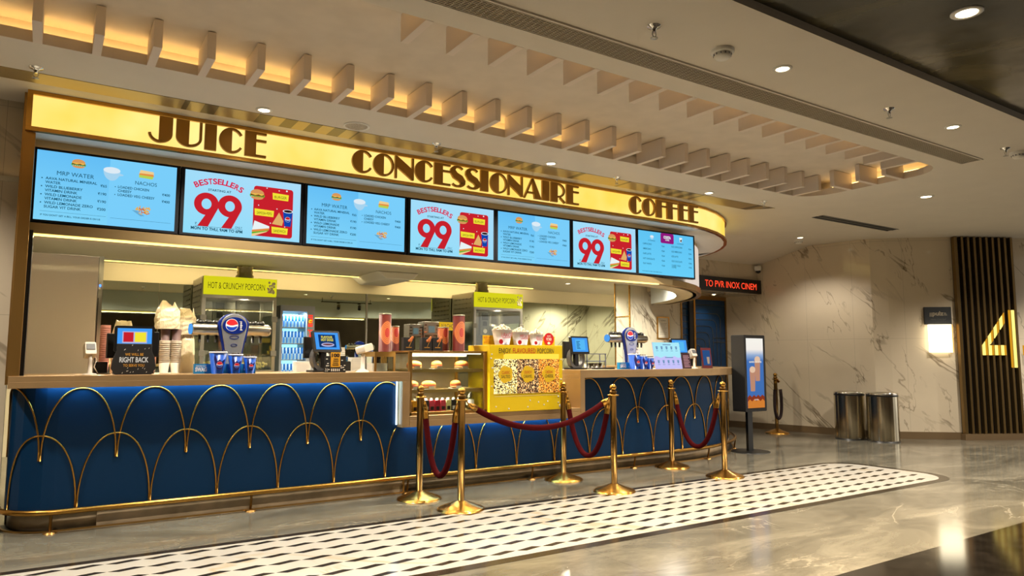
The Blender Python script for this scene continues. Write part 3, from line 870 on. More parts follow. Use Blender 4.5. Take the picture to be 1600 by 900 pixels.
downlight(10.3, 8.9, 2.468, 'small downlight under the soffit in front of the blue door', 10, 'soffit downlights', r=0.035)
for x, y, lab in ((1.08, 9.0, 'kitchen ceiling downlight left of the first popcorn machine'), (4.75, 9.1, 'kitchen ceiling downlight in front of the boxed air unit'), (7.9, 10.2, 'kitchen ceiling downlight right of the second popcorn machine')):
    downlight(x, y, 2.65, lab, 240, 'kitchen downlights', size=2.8, col=(1.0, 0.88, 0.66))
for x in (0.5, 2.6, 4.6, 6.5, 8.2, 9.9): downlight(x, 8.0 if x < 9 else 10.3, 2.65, 'added unseen kitchen downlight behind the menu screens', 240, 'added kitchen downlights hidden by the canopy', size=2.9, col=(1.0, 0.9, 0.7))  # unseen lamps added to brighten the kitchen

def sprinkler(x, y, z, lab):
    t = T('sprinkler', lab, 'sprinkler', (x, y, z), group='ceiling sprinklers')
    b = MB(); b.lathe([(0.042, 0), (0.04, -0.008), (0.02, -0.012), (0.012, -0.03), (0.012, -0.04)], n=16); O('collar', b, M_chrome, t)
    b = MB(); b.tube([(-0.012, 0, -0.035), (-0.016, 0, -0.055), (0, 0, -0.075)], 0.003, 6); b.tube([(0.012, 0, -0.035), (0.016, 0, -0.055), (0, 0, -0.075)], 0.003, 6); b.lathe([(1e-4, 0), (0.022, 0), (0.022, -0.003), (1e-4, -0.003)], z0=-0.075, n=12, cap=False); O('deflector', b, M_steel, t)
for x, y, lab in ((-0.16, 5.75, 'ceiling sprinkler at the left end of the brass strip'), (2.95, 5.80, 'ceiling sprinkler above the middle of CONCESSIONAIRE'), (5.19, 5.81, 'ceiling sprinkler between CONCESSIONAIRE and COFFEE'),
                  (7.57, 5.69, 'ceiling sprinkler at the right end of the brass strip'), (2.96, 2.96, 'ceiling sprinkler left of the smoke detector'), (5.55, 2.96, 'ceiling sprinkler between two downlights'), (7.54, 2.94, 'ceiling sprinkler near the end of the air grille')):
    sprinkler(x, y, ZC, lab)
sprinkler(1.5, 7.9, 2.65, 'sprinkler on the kitchen ceiling near the white fridge panel'); sprinkler(5.2, 7.9, 2.65, 'sprinkler on the kitchen ceiling below the third menu screen')
def smoke(x, y, lab):
    t = T('smoke_detector', lab, 'smoke detector', (x, y, ZC), group='smoke detectors')
    b = MB(); b.lathe([(0.075, 0), (0.075, -0.02), (0.06, -0.025)], n=24); O('base', b, M_white, t)
    b = MB(); b.lathe([(0.055, -0.025), (0.055, -0.045), (0.04, -0.06), (1e-4, -0.062)], n=24, cap=False); O('sensor_dome', b, M_white, t)
    b = MB()
    for k in range(12):
        a = 2 * PI * k / 12; b.tube([(0.056 * math.cos(a), 0.056 * math.sin(a), -0.03), (0.056 * math.cos(a), 0.056 * math.sin(a), -0.042)], 0.005, 4)
    O('vent_slots', b, M_gplastic, t)
smoke(3.57, 2.96, 'white smoke detector between sprinkler and downlight'); smoke(7.79, 2.93, 'white smoke detector at the far right of the white ceiling'); smoke(10.6, 7.3, 'white smoke detector near the marble corner')
t = T('ceiling_speaker', 'round speaker grille set in the ceiling beside the brass strip', 'speaker', (2.14, 5.72, ZC))
b = MB(); b.lathe([(0.115, 0), (0.115, -0.006), (0.1, -0.009), (0.095, -0.004)], n=32, cap=False); O('rim', b, M_white, t)
b = MB(); b.lathe([(1e-4, -0.005), (0.096, -0.004)], n=32, cap=False); O('grille', b, mat('speaker_mesh', (172, 160, 140), 0.6, vary=0.3, bscale=120), t)
# cctv dome
t = T('dome_camera', 'white dome security camera on the marble corner above the ticker', 'security camera', (11.0, 8.45, 2.93))
b = MB(); b.lathe([(0.06, 0.07), (0.065, 0.04), (0.062, 0.0), (0.05, -0.02)], n=20); O('housing', b, M_white, t)
b = MB(); b.ball((0, -0.005, -0.02), 0.048, 16); O('lens_dome', b, M_black, t)

# ------------------------------------------------------------------ BARRIER POSTS AND ROPES
def post_proto():
    t = T('barrier_post', '', 'barrier post', (0, 0, 0), group='brass rope barrier posts')
    b = MB(); b.lathe([(0.205, 0.0), (0.205, 0.012), (0.19, 0.022), (0.10, 0.052), (0.045, 0.075), (0.034, 0.08)], n=40); O('base', b, M_brass, t)
    b = MB(); b.lathe([(0.031, 0.075), (0.031, 0.955), (0.036, 0.96), (0.036, 0.972), (0.024, 0.978), (0.02, 0.985)], n=20); O('pole', b, mat('pole_bronze', (122, 92, 48), 0.28, 1.0), t)
    b = MB(); b.lathe([(0.034, 0.925), (0.058, 0.93), (0.058, 0.938), (0.034, 0.942)], n=20, cap=False); O('hook_ring', b, M_brass, t)
    b = MB(); b.ball((0, 0, 1.008), 0.034, 16); O('ball_finial', b, M_brass, t)
    return t
PP = [(2.965, 6.09), (3.066, 5.48), (4.727, 5.386), (4.72, 6.19), (6.327, 5.378), (6.35, 6.19)]
PL = ['brass barrier post against the counter in front of the pastry case, leftmost of all', 'brass barrier post on the inlay edge in front of the pastry case', 'brass barrier post on the inlay edge between the two rope pairs',
      'brass barrier post against the counter below the popcorn poster', 'brass barrier post nearest the digital standee', 'brass barrier post against the counter below the menu stand']
p0 = post_proto(); p0.location = (*PP[0], 0); p0['label'] = PL[0]
for q_, l_ in zip(PP[1:], PL[1:]): dup(p0, (*q_, 0), label=l_)
dup(p0, (10.70, 7.93, 0), label='dark barrier post alone before the marble wall, its rope looped down')
def rope(A, B, low, lab, r=0.027, grp='burgundy barrier ropes'):
    A = Vector(A); B = Vector(B); d = (B - A); L = d.length; dn = d.normalized()
    a = A + dn * 0.065; c = B - dn * 0.065
    top = 0.925
    def cat(t_):
        s2 = (2 * t_ - 1); k = 2.2
        f = (math.cosh(k * s2) - 1) / (math.cosh(k) - 1) if low < 0.5 else s2 * s2
        return low + (top - 0.03 - low) * f
    t = T('barrier_rope', lab, 'rope', (A.x, A.y, 0), group=grp)
    pts = []
    n = 60
    for k in range(n + 1):
        q_ = k / n; p = a.lerp(c, q_); pts.append((p.x, p.y, cat(q_)))
    # brass end sleeves over the first bit of the path
    i0 = 4
    O('velvet_rope', MB().tube(pts[i0 - 2:n - i0 + 3] if i0 > 2 else pts[1:-1], r, 12), M_rope, t, world=True)
    for e in (pts[:i0 + (0 if i0 > 2 else 2)] + [], pts[n - i0 + (1 if i0 > 2 else -1):][::-1]):
        b = MB(); b.tube([e[0], e[1], e[2]], [0.012, 0.024, 0.030], 10); b.tube(e[2:], 0.0295, 12); O('rope_end', b, M_brass, t, world=True)
        hk = A if (Vector(e[0][:2]) - A.xy).length < (Vector(e[0][:2]) - B.xy).length else B
        b = MB(); b.tube([e[0], ((e[0][0] + hk.x) / 2, (e[0][1] + hk.y) / 2, 0.945), (hk.x + (e[0][0] - hk.x) * 0.5, hk.y + (e[0][1] - hk.y) * 0.5, 0.925)], 0.006, 6); O('hook', b, M_brass, t, world=True)
    return t
V3 = lambda p: (p[0], p[1], 0)
rope(V3(PP[0]), V3(PP[1]), 0.25, 'burgundy rope sagging low in front of the pastry case')
rope(V3(PP[1]), V3(PP[2]), 0.655, 'long burgundy rope swung between the two inlay posts')
rope(V3(PP[3]), V3(PP[2]), 0.30, 'burgundy rope sagging low below the popcorn poster')
rope(V3(PP[5]), V3(PP[4]), 0.285, 'burgundy rope sagging low at the right end of the counter')
t = T('barrier_rope', 'dark rope looped down from the lone post before the marble wall', 'rope', (10.70, 7.93, 0), group='burgundy barrier ropes')
pts = []
for k in range(25):
    a = PI * k / 24
    pts.append((10.66 - 0.14 * math.cos(a) * (1 - 0.0) * (0.35 + 0.65 * math.sin(a) ** 0.6), 7.86, 0.88 - 0.62 * math.sin(a) ** 0.8))
O('velvet_rope', MB().tube(pts[1:-1], 0.026, 10), mat('dark_velvet', (34, 14, 14), 0.85), t, world=True)
for s__ in (0, -1):
    p = pts[s__]; b = MB(); b.tube([p, (10.69, 7.9, 0.93)], [0.026, 0.012], 8); O('rope_end', b, M_brass, t, world=True)

# ------------------------------------------------------------------ LITTER BINS
s_ = NT('bin_steel'); s_.b.inputs['Metallic'].default_value = 1.0; s_.b.inputs['Roughness'].default_value = 0.16
s_.put(s_.b.inputs['Base Color'], s_.ramp(s_.noise(s_.coord('Object', scale=(1, 1, 0.02)), 14, 3), [(0.35, rgb(150, 142, 124)), (0.65, rgb(232, 222, 198))]))  # upright streaks in the colour stand in for reflections on the steel
BINM = s_.M
t = T('litter_bin', 'cylindrical steel litter bin by the marble wall, left one of the pair', 'bin', (11.0, 6.76, 0), group='steel litter bins')
b = MB(); b.lathe([(0.232, 0.0), (0.232, 0.02)], n=40); O('base_ring', b, M_black, t)
b = MB(); b.lathe([(0.23, 0.02), (0.23, 0.70)], n=48, cap=False); O('body', b, BINM, t)
b = MB(); b.lathe([(0.231, 0.70), (0.231, 0.725)], n=48, cap=False); O('shadow_band', b, M_black, t)
b = MB(); b.lathe([(0.232, 0.725), (0.235, 0.745), (0.22, 0.76), (0.17, 0.762), (0.15, 0.74), (0.145, 0.70)], n=48, cap=False); O('rim', b, M_chrome, t)
b = MB(); b.lathe([(1e-4, 0.70), (0.15, 0.70)], n=30, cap=False); O('opening', b, M_black, t)
dup(t, (11.10, 6.27, 0), label='cylindrical steel litter bin by the marble wall, right one of the pair')

# ------------------------------------------------------------------ DIGITAL STANDEE
t = T('digital_standee', 'tall black digital standee on a round foot showing iced coffee', 'digital display', (8.32, 6.62, 0))
b = MB(); b.lathe([(0.27, 0), (0.27, 0.006), (0.25, 0.01), (1e-4, 0.012)], n=40, cap=False); O('foot', b, M_black, t)
b = MB(); b.box(-0.05, 0.05, -0.02, 0.02, 0.01, 0.62); O('stem', b, M_black, t)
X0_, X1_ = -0.225, 0.225
b = MB(); b.rbox(X0_, X1_, -0.13, 0.09, 0.56, 1.62, 0.02); O('housing', b, M_blackm, t)
s_ = NT('standee_screen'); s_.nt.nodes.clear(); ou = s_.n('ShaderNodeOutputMaterial'); em = s_.n('ShaderNodeEmission'); s_.nt.links.new(em.outputs[0], ou.inputs[0])
sp = s_.n('ShaderNodeSeparateXYZ'); s_.put(sp.inputs[0], s_.coord('Object'))
s_.put(em.inputs[0], s_.ramp(s_.math('DIVIDE', s_.math('SUBTRACT', sp.outputs[2], 0.6), 1.0), [(0.0, rgb(66, 110, 176)), (0.66, rgb(70, 116, 186)), (0.74, rgb(150, 176, 214)), (0.82, rgb(250, 244, 236)), (1.0, rgb(252, 250, 240))])); em.inputs[1].default_value = 0.95
b = MB(); b.box(-0.18, 0.18, -0.132, -0.129, 0.61, 1.575); sc_ = O('screen', b, s_.M, t)
b = MB()
zz = [(-0.18 + 0.36 * k / 8, 0.76 + (0.03 if k % 2 else 0.0)) for k in range(9)]
b.prism([(-0.18, 0.61)] + [(0.18, 0.61)] + zz[::-1], 'xz', -0.134, -0.132, 0); O('zigzag_print', b, emit('zig_dark', (150, 60, 34), 0.8), sc_)
b = MB(); zz = [(-0.18 + 0.36 * k / 8, 0.70 + (0.03 if k % 2 else 0.0)) for k in range(9)]
b.prism([(-0.18, 0.61)] + [(0.18, 0.61)] + zz[::-1], 'xz', -0.1345, -0.1325, 0); O('zigzag_print', b, emit('zig_orange', (216, 130, 52), 0.9), sc_)
for cx, z0, k in ((0.045, 0.98, 1.0), (-0.065, 0.84, 0.95)):
    b = MB(); b.prism([(cx - 0.045, z0 + 0.005), (cx - 0.03, z0), (cx + 0.03, z0), (cx + 0.045, z0 + 0.005), (cx + 0.06, z0 + 0.30), (cx - 0.06, z0 + 0.30)], 'xz', -0.1345 - 0.001 * k, -0.1325)
    O('iced_coffee_picture', b, emit('coffee_pic', (206, 150, 122), 0.8), sc_)
    b = MB(); b.prism(arc(cx, z0 + 0.30, 0.06, 0.045, 0, 360, 20)[:-1], 'xz', -0.1375, -0.1355); O('foam_picture', b, emit('foam_pic', (232, 196, 166), 0.95), sc_)
b = text('COSTA', 0, 0.715, 0.018, 0.09, y=-0.1375, bold=0.02); b._join(text('BLENDED ICED COFFEE', 0, 1.235, 0.024, 0.26, y=-0.1375, bold=0.02), None); O('lettering', b, emit('cream_print', (246, 240, 226), 1.0), sc_)

# ------------------------------------------------------------------ LED TICKER
t = T('led_ticker', 'black LED ticker above the door with red scrolling letters', 'display', (10.3, 8.48, 2.48))
b = MB(); b.box(9.15, 11.08, 8.45, 8.52, 2.485, 2.735); O('housing', b, M_black, t, world=True)
b = text('TO PVR INOX CINEM', 9.56, 2.55, 0.12, 1.38, 'L', y=8.446, bold=0.0); O('red_letters', b, emit('red_led', (255, 70, 40), 1.5), t, world=True)

# ------------------------------------------------------------------ BLUE DOOR
dr = T('door_1', 'navy blue double door with curved brass inlay lines', 'door', (10.4, 9.25, 0)); dr['kind'] = 'structure'; del dr['category']
b = MB(); b.box(9.79, 10.98, 9.235, 9.30, 0.0, 2.40); O('door_leaf', b, mat('door_blue', (12, 62, 108), 0.35), dr, world=True)
b = MB(); b.box(9.76, 9.79, 9.21, 9.31, 0, 2.43); b.box(10.98, 11.01, 9.21, 9.31, 0, 2.43); b.box(9.76, 11.01, 9.21, 9.31, 2.40, 2.47); O('door_frame', b, M_brass_d, dr, world=True)
b = MB(); b.box(9.96, 10.06, 9.19, 9.235, 0.05, 2.40); O('door_edge', b, M_black, dr, world=True)
b = MB(); b.box(10.065, 10.11, 9.18, 9.235, 0.05, 2.40); O('door_handle', b, M_brass, dr, world=True)
for k in range(7):
    r_ = 0.10 + 0.105 * k; z_ = 1.42 + 0.12 * k
    pts = [(10.11, z_)] + arc(10.72 - 0.105 * (6 - k) * 1.0, z_ - 0.12, 0.12, 0.12, 90, 0, 6) + [(10.84 - 0.105 * (6 - k), 0.08)]
    b = MB(); b.tube([(p[0], 9.232, p[1]) for p in pts], 0.006, 5); O('brass_inlay_line', b, M_steel_d, dr, world=True)
for z_ in (1.60, 1.68, 2.30):
    b = MB(); b.tube([(10.62 if z_ < 2 else 10.11, 9.231, z_), (10.97, 9.231, z_)], 0.006, 5); O('brass_inlay_line', b, M_steel_d, dr, world=True)
for z_ in (1.25, 1.37, 1.49, 1.61, 1.73, 1.85, 1.97, 2.09, 2.21, 2.30):
    b = MB(); b.tube([(9.79, 9.231, z_), (9.96, 9.231, z_)], 0.005, 5); O('brass_inlay_line', b, M_steel_d, dr, world=True)
# certificate
t = T('framed_certificate', 'small gold framed certificate on the marble pier behind the counter', 'certificate', (9.30, 9.22, 1.84))
b = MB()
for a in ((-0.15, -0.13, -0.2, 0.2), (0.13, 0.15, -0.2, 0.2), (-0.13, 0.13, -0.2, -0.18), (-0.13, 0.13, 0.18, 0.2)): b.box(a[0], a[1], -0.012, 0.01, a[2], a[3])
O('frame', b, M_brass, t)
b = MB(); b.box(-0.13, 0.13, -0.004, 0.004, -0.18, 0.18); pp = O('paper', b, M_paper, t)
b = text('LICENCE', 0, 0.12, 0.022, 0.12, y=-0.005, bold=0.01)
for k in range(8): b.box(-0.09, 0.09 - 0.02 * (k % 3), -0.0052, -0.0046, 0.08 - 0.028 * k, 0.084 - 0.028 * k)
O('printed_lines', b, M_gplastic, pp)

# ------------------------------------------------------------------ RIGHT WALL: sign, light box, slatted panel, lit 4
RZ = math.atan2(-0.647, 0.762)
def rwp(s_, z=0, out=0.0): return (11.37 + 0.762 * s_ - 0.647 * out, 6.575 - 0.647 * s_ - 0.762 * out, z)
t = T('wall_sign', 'black rectangular wall sign above the glowing light box', 'sign', rwp(1.05, 1.99, 0.035), RZ)
b = MB(); b.box(-0.205, 0.205, -0.02, 0.02, -0.142, 0.142); bd = O('board', b, mat('sign_slate', (34, 36, 38), 0.5), t, bev=0.003)
b = text('pulz', 0.0, 0.005, 0.07, 0.17, y=-0.0215, bold=0.03)
for k in range(4): b.prism([(-0.13 + 0.014 * k, -0.015 + 0.0), (-0.123 + 0.014 * k, -0.015), (-0.118 + 0.014 * k, 0.05), (-0.125 + 0.014 * k, 0.05)], 'xz', -0.0215, -0.0205)
for k in range(3): b.box(0.09, 0.14 - 0.01 * k, -0.0215, -0.0205, 0.006 + 0.017 * k, 0.014 + 0.017 * k)
O('sign_letters', b, mat('sign_grey', (150, 138, 116), 0.5), bd)
b = text('VIBING CONTENT', 0.0, -0.075, 0.026, 0.24, y=-0.0215, bold=0.005); O('sign_letters', b, mat('sign_grey2', (84, 82, 76), 0.5), bd)
t = T('light_box', 'bright glowing rectangular light box on the marble wall', 'light box', rwp(1.07, 1.62, 0.05), RZ)
b = MB(); b.box(-0.165, 0.165, -0.03, 0.045, -0.225, 0.225); O('lit_panel', b, emit('lightbox_face', (255, 238, 200), 5), t, bev=0.003)
b = MB(); b.box(0.165, 0.19, -0.01, 0.045, -0.225, 0.225); O('amber_edge', b, emit('lightbox_edge', (255, 190, 80), 1.2), t)
for px_ in (0.0,):
    l = bpy.data.lights.new('lamp', 'AREA'); l.shape = 'RECTANGLE'; l.size = 0.33; l.size_y = 0.44; l.energy = 7; l.color = (1, 0.85, 0.6)
    o = bpy.data.objects.new('lamp', l); C.objects.link(o); o.parent = t; o.location = (0, -0.04, 0); o.rotation_euler = (PI / 2, 0, 0)

RZ2 = math.atan2(5.235 - 5.71, 13.28 - 12.395)
ux, uy = math.cos(RZ2), math.sin(RZ2)
t = T('slatted_panel', 'dark wall panel with upright brass slats', 'wall panel', (12.395, 5.71, 0), RZ2)
b = MB(); b.box(-0.02, 1.04, -0.05, -0.02, 0.10, 3.28); O('backing', b, mat('slat_backing', (12, 11, 10), 0.35), t)
for k in range(10):
    x = 0.0 + 0.107 * k
    b = MB(); b.box(x - (0.035 if k == 0 else 0.019), x + 0.019, -0.115, -0.05, 0.10, 3.28); O('slat', b, mat('slat_brass', (136, 112, 72), 0.3, 0.9), t, bev=0.002)
b = MB(); b.box(-0.04, 1.05, -0.12, -0.02, 0, 0.10); O('plinth', b, M_brown, t)
# lit figure on the slats
t = T('lit_number', 'glowing yellow number 4 shining through the brass slats', 'sign', (12.395 + ux * 0.72, 5.71 + uy * 0.72, 1.15), RZ2)
b = MB(); b2 = MB()
k = 0
x = -0.38
def four(x):
    """lower and upper edges of the figure at x"""
    iv = []
    if x < 0.06: f = (x + 0.38) / 0.42; top = 0.36 + 0.55 * f; iv.append((0.20, min(0.36, top))); iv.append((max(0.36, top - 0.17), top))
    elif x <= 0.22: iv.append((0.0, 0.93))
    elif 0.27 < x <= 0.36: iv.append((0.20, 0.36))
    return iv
for k in range(14):
    x = -0.38 + 0.0535 * k; x1 = x + (0.046 if k % 2 == 0 else 0.030)
    tgt = b if k % 2 == 0 else b2
    A_, B_ = four(x), four(x1)
    if len(A_) == len(B_):
        for (l0, h0), (l1, h1) in zip(A_, B_):
            tgt.prism([(x, l0), (x1, l1), (x1, h1), (x, h0 + 0.001)], 'xz', -0.13, -0.118)
O('bright_strips', b, emit('four_bright', (255, 226, 120), 1.5), t)
O('amber_strips', b2, emit('four_amber', (236, 166, 40), 0.8), t)

# ------------------------------------------------------------------ MENU SCREENS
W_, H_ = 1.03, 0.575
M_ink = emit('screen_ink', (16, 84, 110), 0.8)
def U(u): return (u - 0.5) * 0.985
def V(v): return (v - 0.5) * 0.545
def disc(cx, cz, rx, rz, y, n=24, m=0, a0=0, a1=360):
    b = MB(); p = arc(cx, cz, rx, rz, a0, a1, n)
    if a1 - a0 == 360: p = p[:-1]
    return b.prism(p, 'xz', y - 0.0005, y, m)
def pepsi(cx, cz, r, y, mats_at=(0, 1, 2)):
    """round tricolour badge: white disc, red top wave, blue bottom wave"""
    b = disc(cx, cz, r, r, y, 28, mats_at[0])
    top = arc(cx, cz, r * 0.93, r * 0.93, 165, 5, 16); wave = [(cx + r * (0.93 - 1.86 * k / 8), cz + r * (0.08 + 0.16 * math.sin(k / 8 * PI * 1.3 + 2.6))) for k in range(1, 8)]
    b.prism(top + wave, 'xz', y - 0.0012, y - 0.0004, mats_at[1])
    bot = arc(cx, cz, r * 0.93, r * 0.93, 195, 345, 16); wave = [(cx + r * (0.85 - 1.7 * k / 8), cz + r * (-0.22 + 0.14 * math.sin(k / 8 * PI * 1.3 + 2.6))) for k in range(0, 9)]
    b.prism(bot + wave, 'xz', y - 0.0012, y - 0.0004, mats_at[2])
    return b
E_ = lambda n, c, s=0.9: emit(n, c, s)
BUN, PATTY, LETT, CHEESE, WHITE_E, RED_E, YEL_E = E_('pic_bun', (226, 160, 96)), E_('pic_patty', (128, 64, 40)), E_('pic_lettuce', (96, 190, 50)), E_('pic_cheese', (250, 200, 84)), E_('pic_white', (238, 248, 250), 0.95), E_('pic_red', (214, 36, 48), 0.85), E_('pic_yellow', (248, 232, 56), 0.95)
BLUE_E = E_('pic_blue', (18, 72, 178), 0.9)
def burger(cx, cz, s_, y):
    b = MB()
    b.prism([(cx - s_ * 0.9, cz - s_ * 0.35), (cx + s_ * 0.9, cz - s_ * 0.35)] + arc(cx, cz - s_ * 0.45, s_ * 0.85, s_ * 0.3, 0, -180, 10), 'xz', y - .0006, y, 0)
    wv = [(cx + s_ * (1.05 - 2.1 * k / 14), cz - s_ * (0.42 if k % 2 else 0.22)) for k in range(15)]
    b.prism([(cx - s_ * 1.0, cz + s_ * 0.0), (cx + s_ * 1.0, cz + s_ * 0.0)] + wv, 'xz', y - .0012, y - .0006, 2)
    b.prism([(cx - s_ * 0.9, cz - s_ * 0.2), (cx + s_ * 0.9, cz - s_ * 0.2), (cx + s_ * 0.95, cz + s_ * 0.08), (cx - s_ * 0.95, cz + s_ * 0.08)], 'xz', y - .0018, y - .0012, 1)
    b.prism([(cx - s_ * 0.95, cz + s_ * 0.05), (cx - s_ * 0.3, cz - s_ * 0.12), (cx + s_ * 0.2, cz + s_ * 0.02), (cx + s_ * 0.6, cz - s_ * 0.14), (cx + s_ * 0.95, cz + s_ * 0.05), (cx + s_ * 0.9, cz + s_ * 0.2), (cx - s_ * 0.9, cz + s_ * 0.2)], 'xz', y - .0022, y - .0018, 3)
    b.prism([(cx - s_ * 0.95, cz + s_ * 0.12), (cx + s_ * 0.95, cz + s_ * 0.12)] + arc(cx, cz + s_ * 0.15, s_ * 0.95, s_ * 0.6, 0, 180, 14), 'xz', y - .0026, y - .0022, 0)
    return b, [BUN, PATTY, LETT, CHEESE]
def scr_base(label):
    t = T('menu_screen', label, 'screen', (0, 6.50, 2.625), group='menu screens above the counter')
    b = MB(); b.box(-0.521, 0.521, -0.02, 0.035, -0.292, 0.292); O('bezel', b, mat('bezel_black', (12, 14, 20), 0.55, spec=0.2), t, bev=0.002)
    return t
def face(t, nm, c0, c1, cdir):
    nt = NT(nm) if nm not in MATS else None
    if nt:
        nt.nt.nodes.clear(); ou = nt.n('ShaderNodeOutputMaterial'); em = nt.n('ShaderNodeEmission'); nt.nt.links.new(em.outputs[0], ou.inputs[0])
        sp = nt.n('ShaderNodeSeparateXYZ'); nt.put(sp.inputs[0], nt.coord('Object'))
        f = nt.math('ADD', nt.math('MULTIPLY', sp.outputs[0], cdir[0]), nt.math('MULTIPLY', sp.outputs[2], cdir[1]))
        nt.put(em.inputs[0], nt.ramp(nt.math('ADD', f, 0.5), [(0.0, rgb(*c0)), (1.0, rgb(*c1))])); em.inputs[1].default_value = SCREEN_S
    b = MB(); b.box(-0.4925, 0.4925, -0.0215, -0.0205, -0.2725, 0.2725)
    return O('picture', b, MATS[nm], t)
Y0 = -0.0222
def menuA():
    t = scr_base(''); f = face(t, 'screen_menu_face', (132, 216, 250), (92, 184, 244), (0.2, 1.3))
    b = MB(); b.prism([(U(0.5), V(0.0)), (U(1), V(0)), (U(1), V(1)), (U(0.5), V(1))], 'xz', Y0 - 0.0002, Y0 + 0.0002); O('right_half', b, E_('screen_half', (122, 206, 250), 1.0), f)
    bm_, ms = burger(U(0.28), V(0.865), 0.048, Y0); O('burger_picture', bm_, ms, f)
    b = MB(); tx = lambda s_, u, v, h, w_=None, al='L', bo=0.0: b._join(text(s_, U(u), V(v), h, w_, al, Y0 - 0.0008, bo), None)
    tx('MRP WATER', 0.265, 0.665, 0.034, 0.25, 'C'); tx('NACHOS', 0.77, 0.66, 0.032, 0.16, 'C')
    O('menu_heading', b, M_ink, f)
    b = MB()
    for (s_, v, w_) in (('AAVA NATURAL MINERAL', 0.585, 0.345), ('WATER', 0.528, 0.10), ('WILD BLUEBERRY', 0.468, 0.25), ('VITAMIN DRINK', 0.411, 0.215), ('WILD LEMONADE', 0.351, 0.245), ('VITAMIN DRINK', 0.294, 0.215), ('WILD LEMONADE ZERO', 0.234, 0.325), ('SUGAR VIT DRINK', 0.177, 0.245)):
        tx(s_, 0.065, v, 0.0215, w_, 'L', 0.016)
    for s_, v in (('\u20b965', 0.56), ('\u20b9190', 0.44), ('\u20b9190', 0.325), ('\u20b9200', 0.21)): tx(s_, 0.485, v, 0.0215, None, 'R', 0.016)
    for v in (0.60, 0.483, 0.366, 0.249): b._join(disc(U(0.042), V(v), 0.005, 0.005, Y0 - 0.0008, 8), None)
    for (s_, v, w_) in (('LOADED CHICKEN', 0.575, 0.225), ('CHEESY', 0.518, 0.10), ('LOADED VEG CHEESY', 0.458, 0.27)): tx(s_, 0.565, v, 0.0215, w_, 'L', 0.016)
    for v in (0.53, 0.425): tx('\u20b9400', 0.955, v, 0.0215, None, 'R', 0.016)
    for v in (0.59, 0.473): b._join(disc(U(0.545), V(v), 0.004, 0.004, Y0 - 0.0008, 8), None)
    tx("IF YOU DON'T GET A BILL, YOUR ORDER IS ON US", 0.045, 0.062, 0.0135, 0.40, 'L', 0.02)
    b.box(U(0.04), U(0.49), Y0 - 0.0012, Y0 - 0.0008, V(0.125), V(0.128)); b.box(U(0.52), U(0.97), Y0 - 0.0012, Y0 - 0.0008, V(0.115), V(0.118))
    O('menu_text', b, M_ink, f)
    b = disc(U(0.515), V(0.83), 0.06, 0.026, Y0 - 0.0012, 24, 0)
    b.prism([(U(0.515) - 0.06, V(0.83))] + arc(U(0.515), V(0.83), 0.06, 0.085, 180, 360, 14) + [(U(0.515) + 0.06, V(0.83))], 'xz', Y0 - 0.001, Y0 - 0.0004, 1)
    b.prism([(U(0.515) + 0.05, V(0.80)), (U(0.515) + 0.085, V(0.78)), (U(0.515) + 0.08, V(0.765)), (U(0.515) + 0.04, V(0.75))], 'xz', Y0 - 0.001, Y0 - 0.0004, 1)
    O('cup_picture', b, [E_('cup_lip', (226, 240, 250), 0.95), E_('cup_side', (170, 216, 244), 0.95)], f)
    cx, cz = U(0.77), V(0.83); b = MB()
    b.prism([(cx - 0.055, cz - 0.03), (cx + 0.045, cz - 0.035), (cx + 0.055, cz - 0.005), (cx - 0.055, cz + 0.0)], 'xz', Y0 - .001, Y0, 0)
    b.prism([(cx - 0.058, cz - 0.008), (cx + 0.055, cz - 0.012), (cx + 0.05, cz + 0.01), (cx - 0.05, cz + 0.008)], 'xz', Y0 - .0016, Y0 - .001, 1)
    b.prism([(cx - 0.055, cz + 0.006), (cx + 0.055, cz + 0.006), (cx + 0.05, cz + 0.028), (cx - 0.045, cz + 0.034)], 'xz', Y0 - .0022, Y0 - .0016, 2)
    O('sandwich_picture', b, [E_('pic_green', (190, 220, 90)), E_('pic_fill', (240, 150, 70)), E_('pic_bread', (250, 216, 150))], f)
    cx, cz = U(0.75), V(0.265); b = MB()
    b.prism([(cx - 0.075, cz + 0.0), (cx - 0.01, cz - 0.045), (cx + 0.02, cz - 0.04), (cx - 0.04, cz + 0.0)], 'xz', Y0 - .0005, Y0, 1)
    rd = random.Random(3)
    for k in range(26):
        x = cx + rd.uniform(-0.04, 0.055); z = cz + rd.uniform(-0.025, 0.028); a = rd.uniform(0, PI)
        dx, dz = 0.014 * math.cos(a), 0.014 * math.sin(a)
        b.prism([(x - dx - dz * .25, z - dz + dx * .25), (x - dx + dz * .25, z - dz - dx * .25), (x + dx + dz * .25, z + dz - dx * .25), (x + dx - dz * .25, z + dz + dx * .25)], 'xz', Y0 - .001 - k * 5e-5, Y0 - 0.0005, 0 if k % 3 else 2)
    O('nachos_picture', b, [E_('pic_chip', (240, 184, 84)), E_('pic_dish', (110, 180, 220)), E_('pic_chip2', (214, 110, 50))], f)
    return t
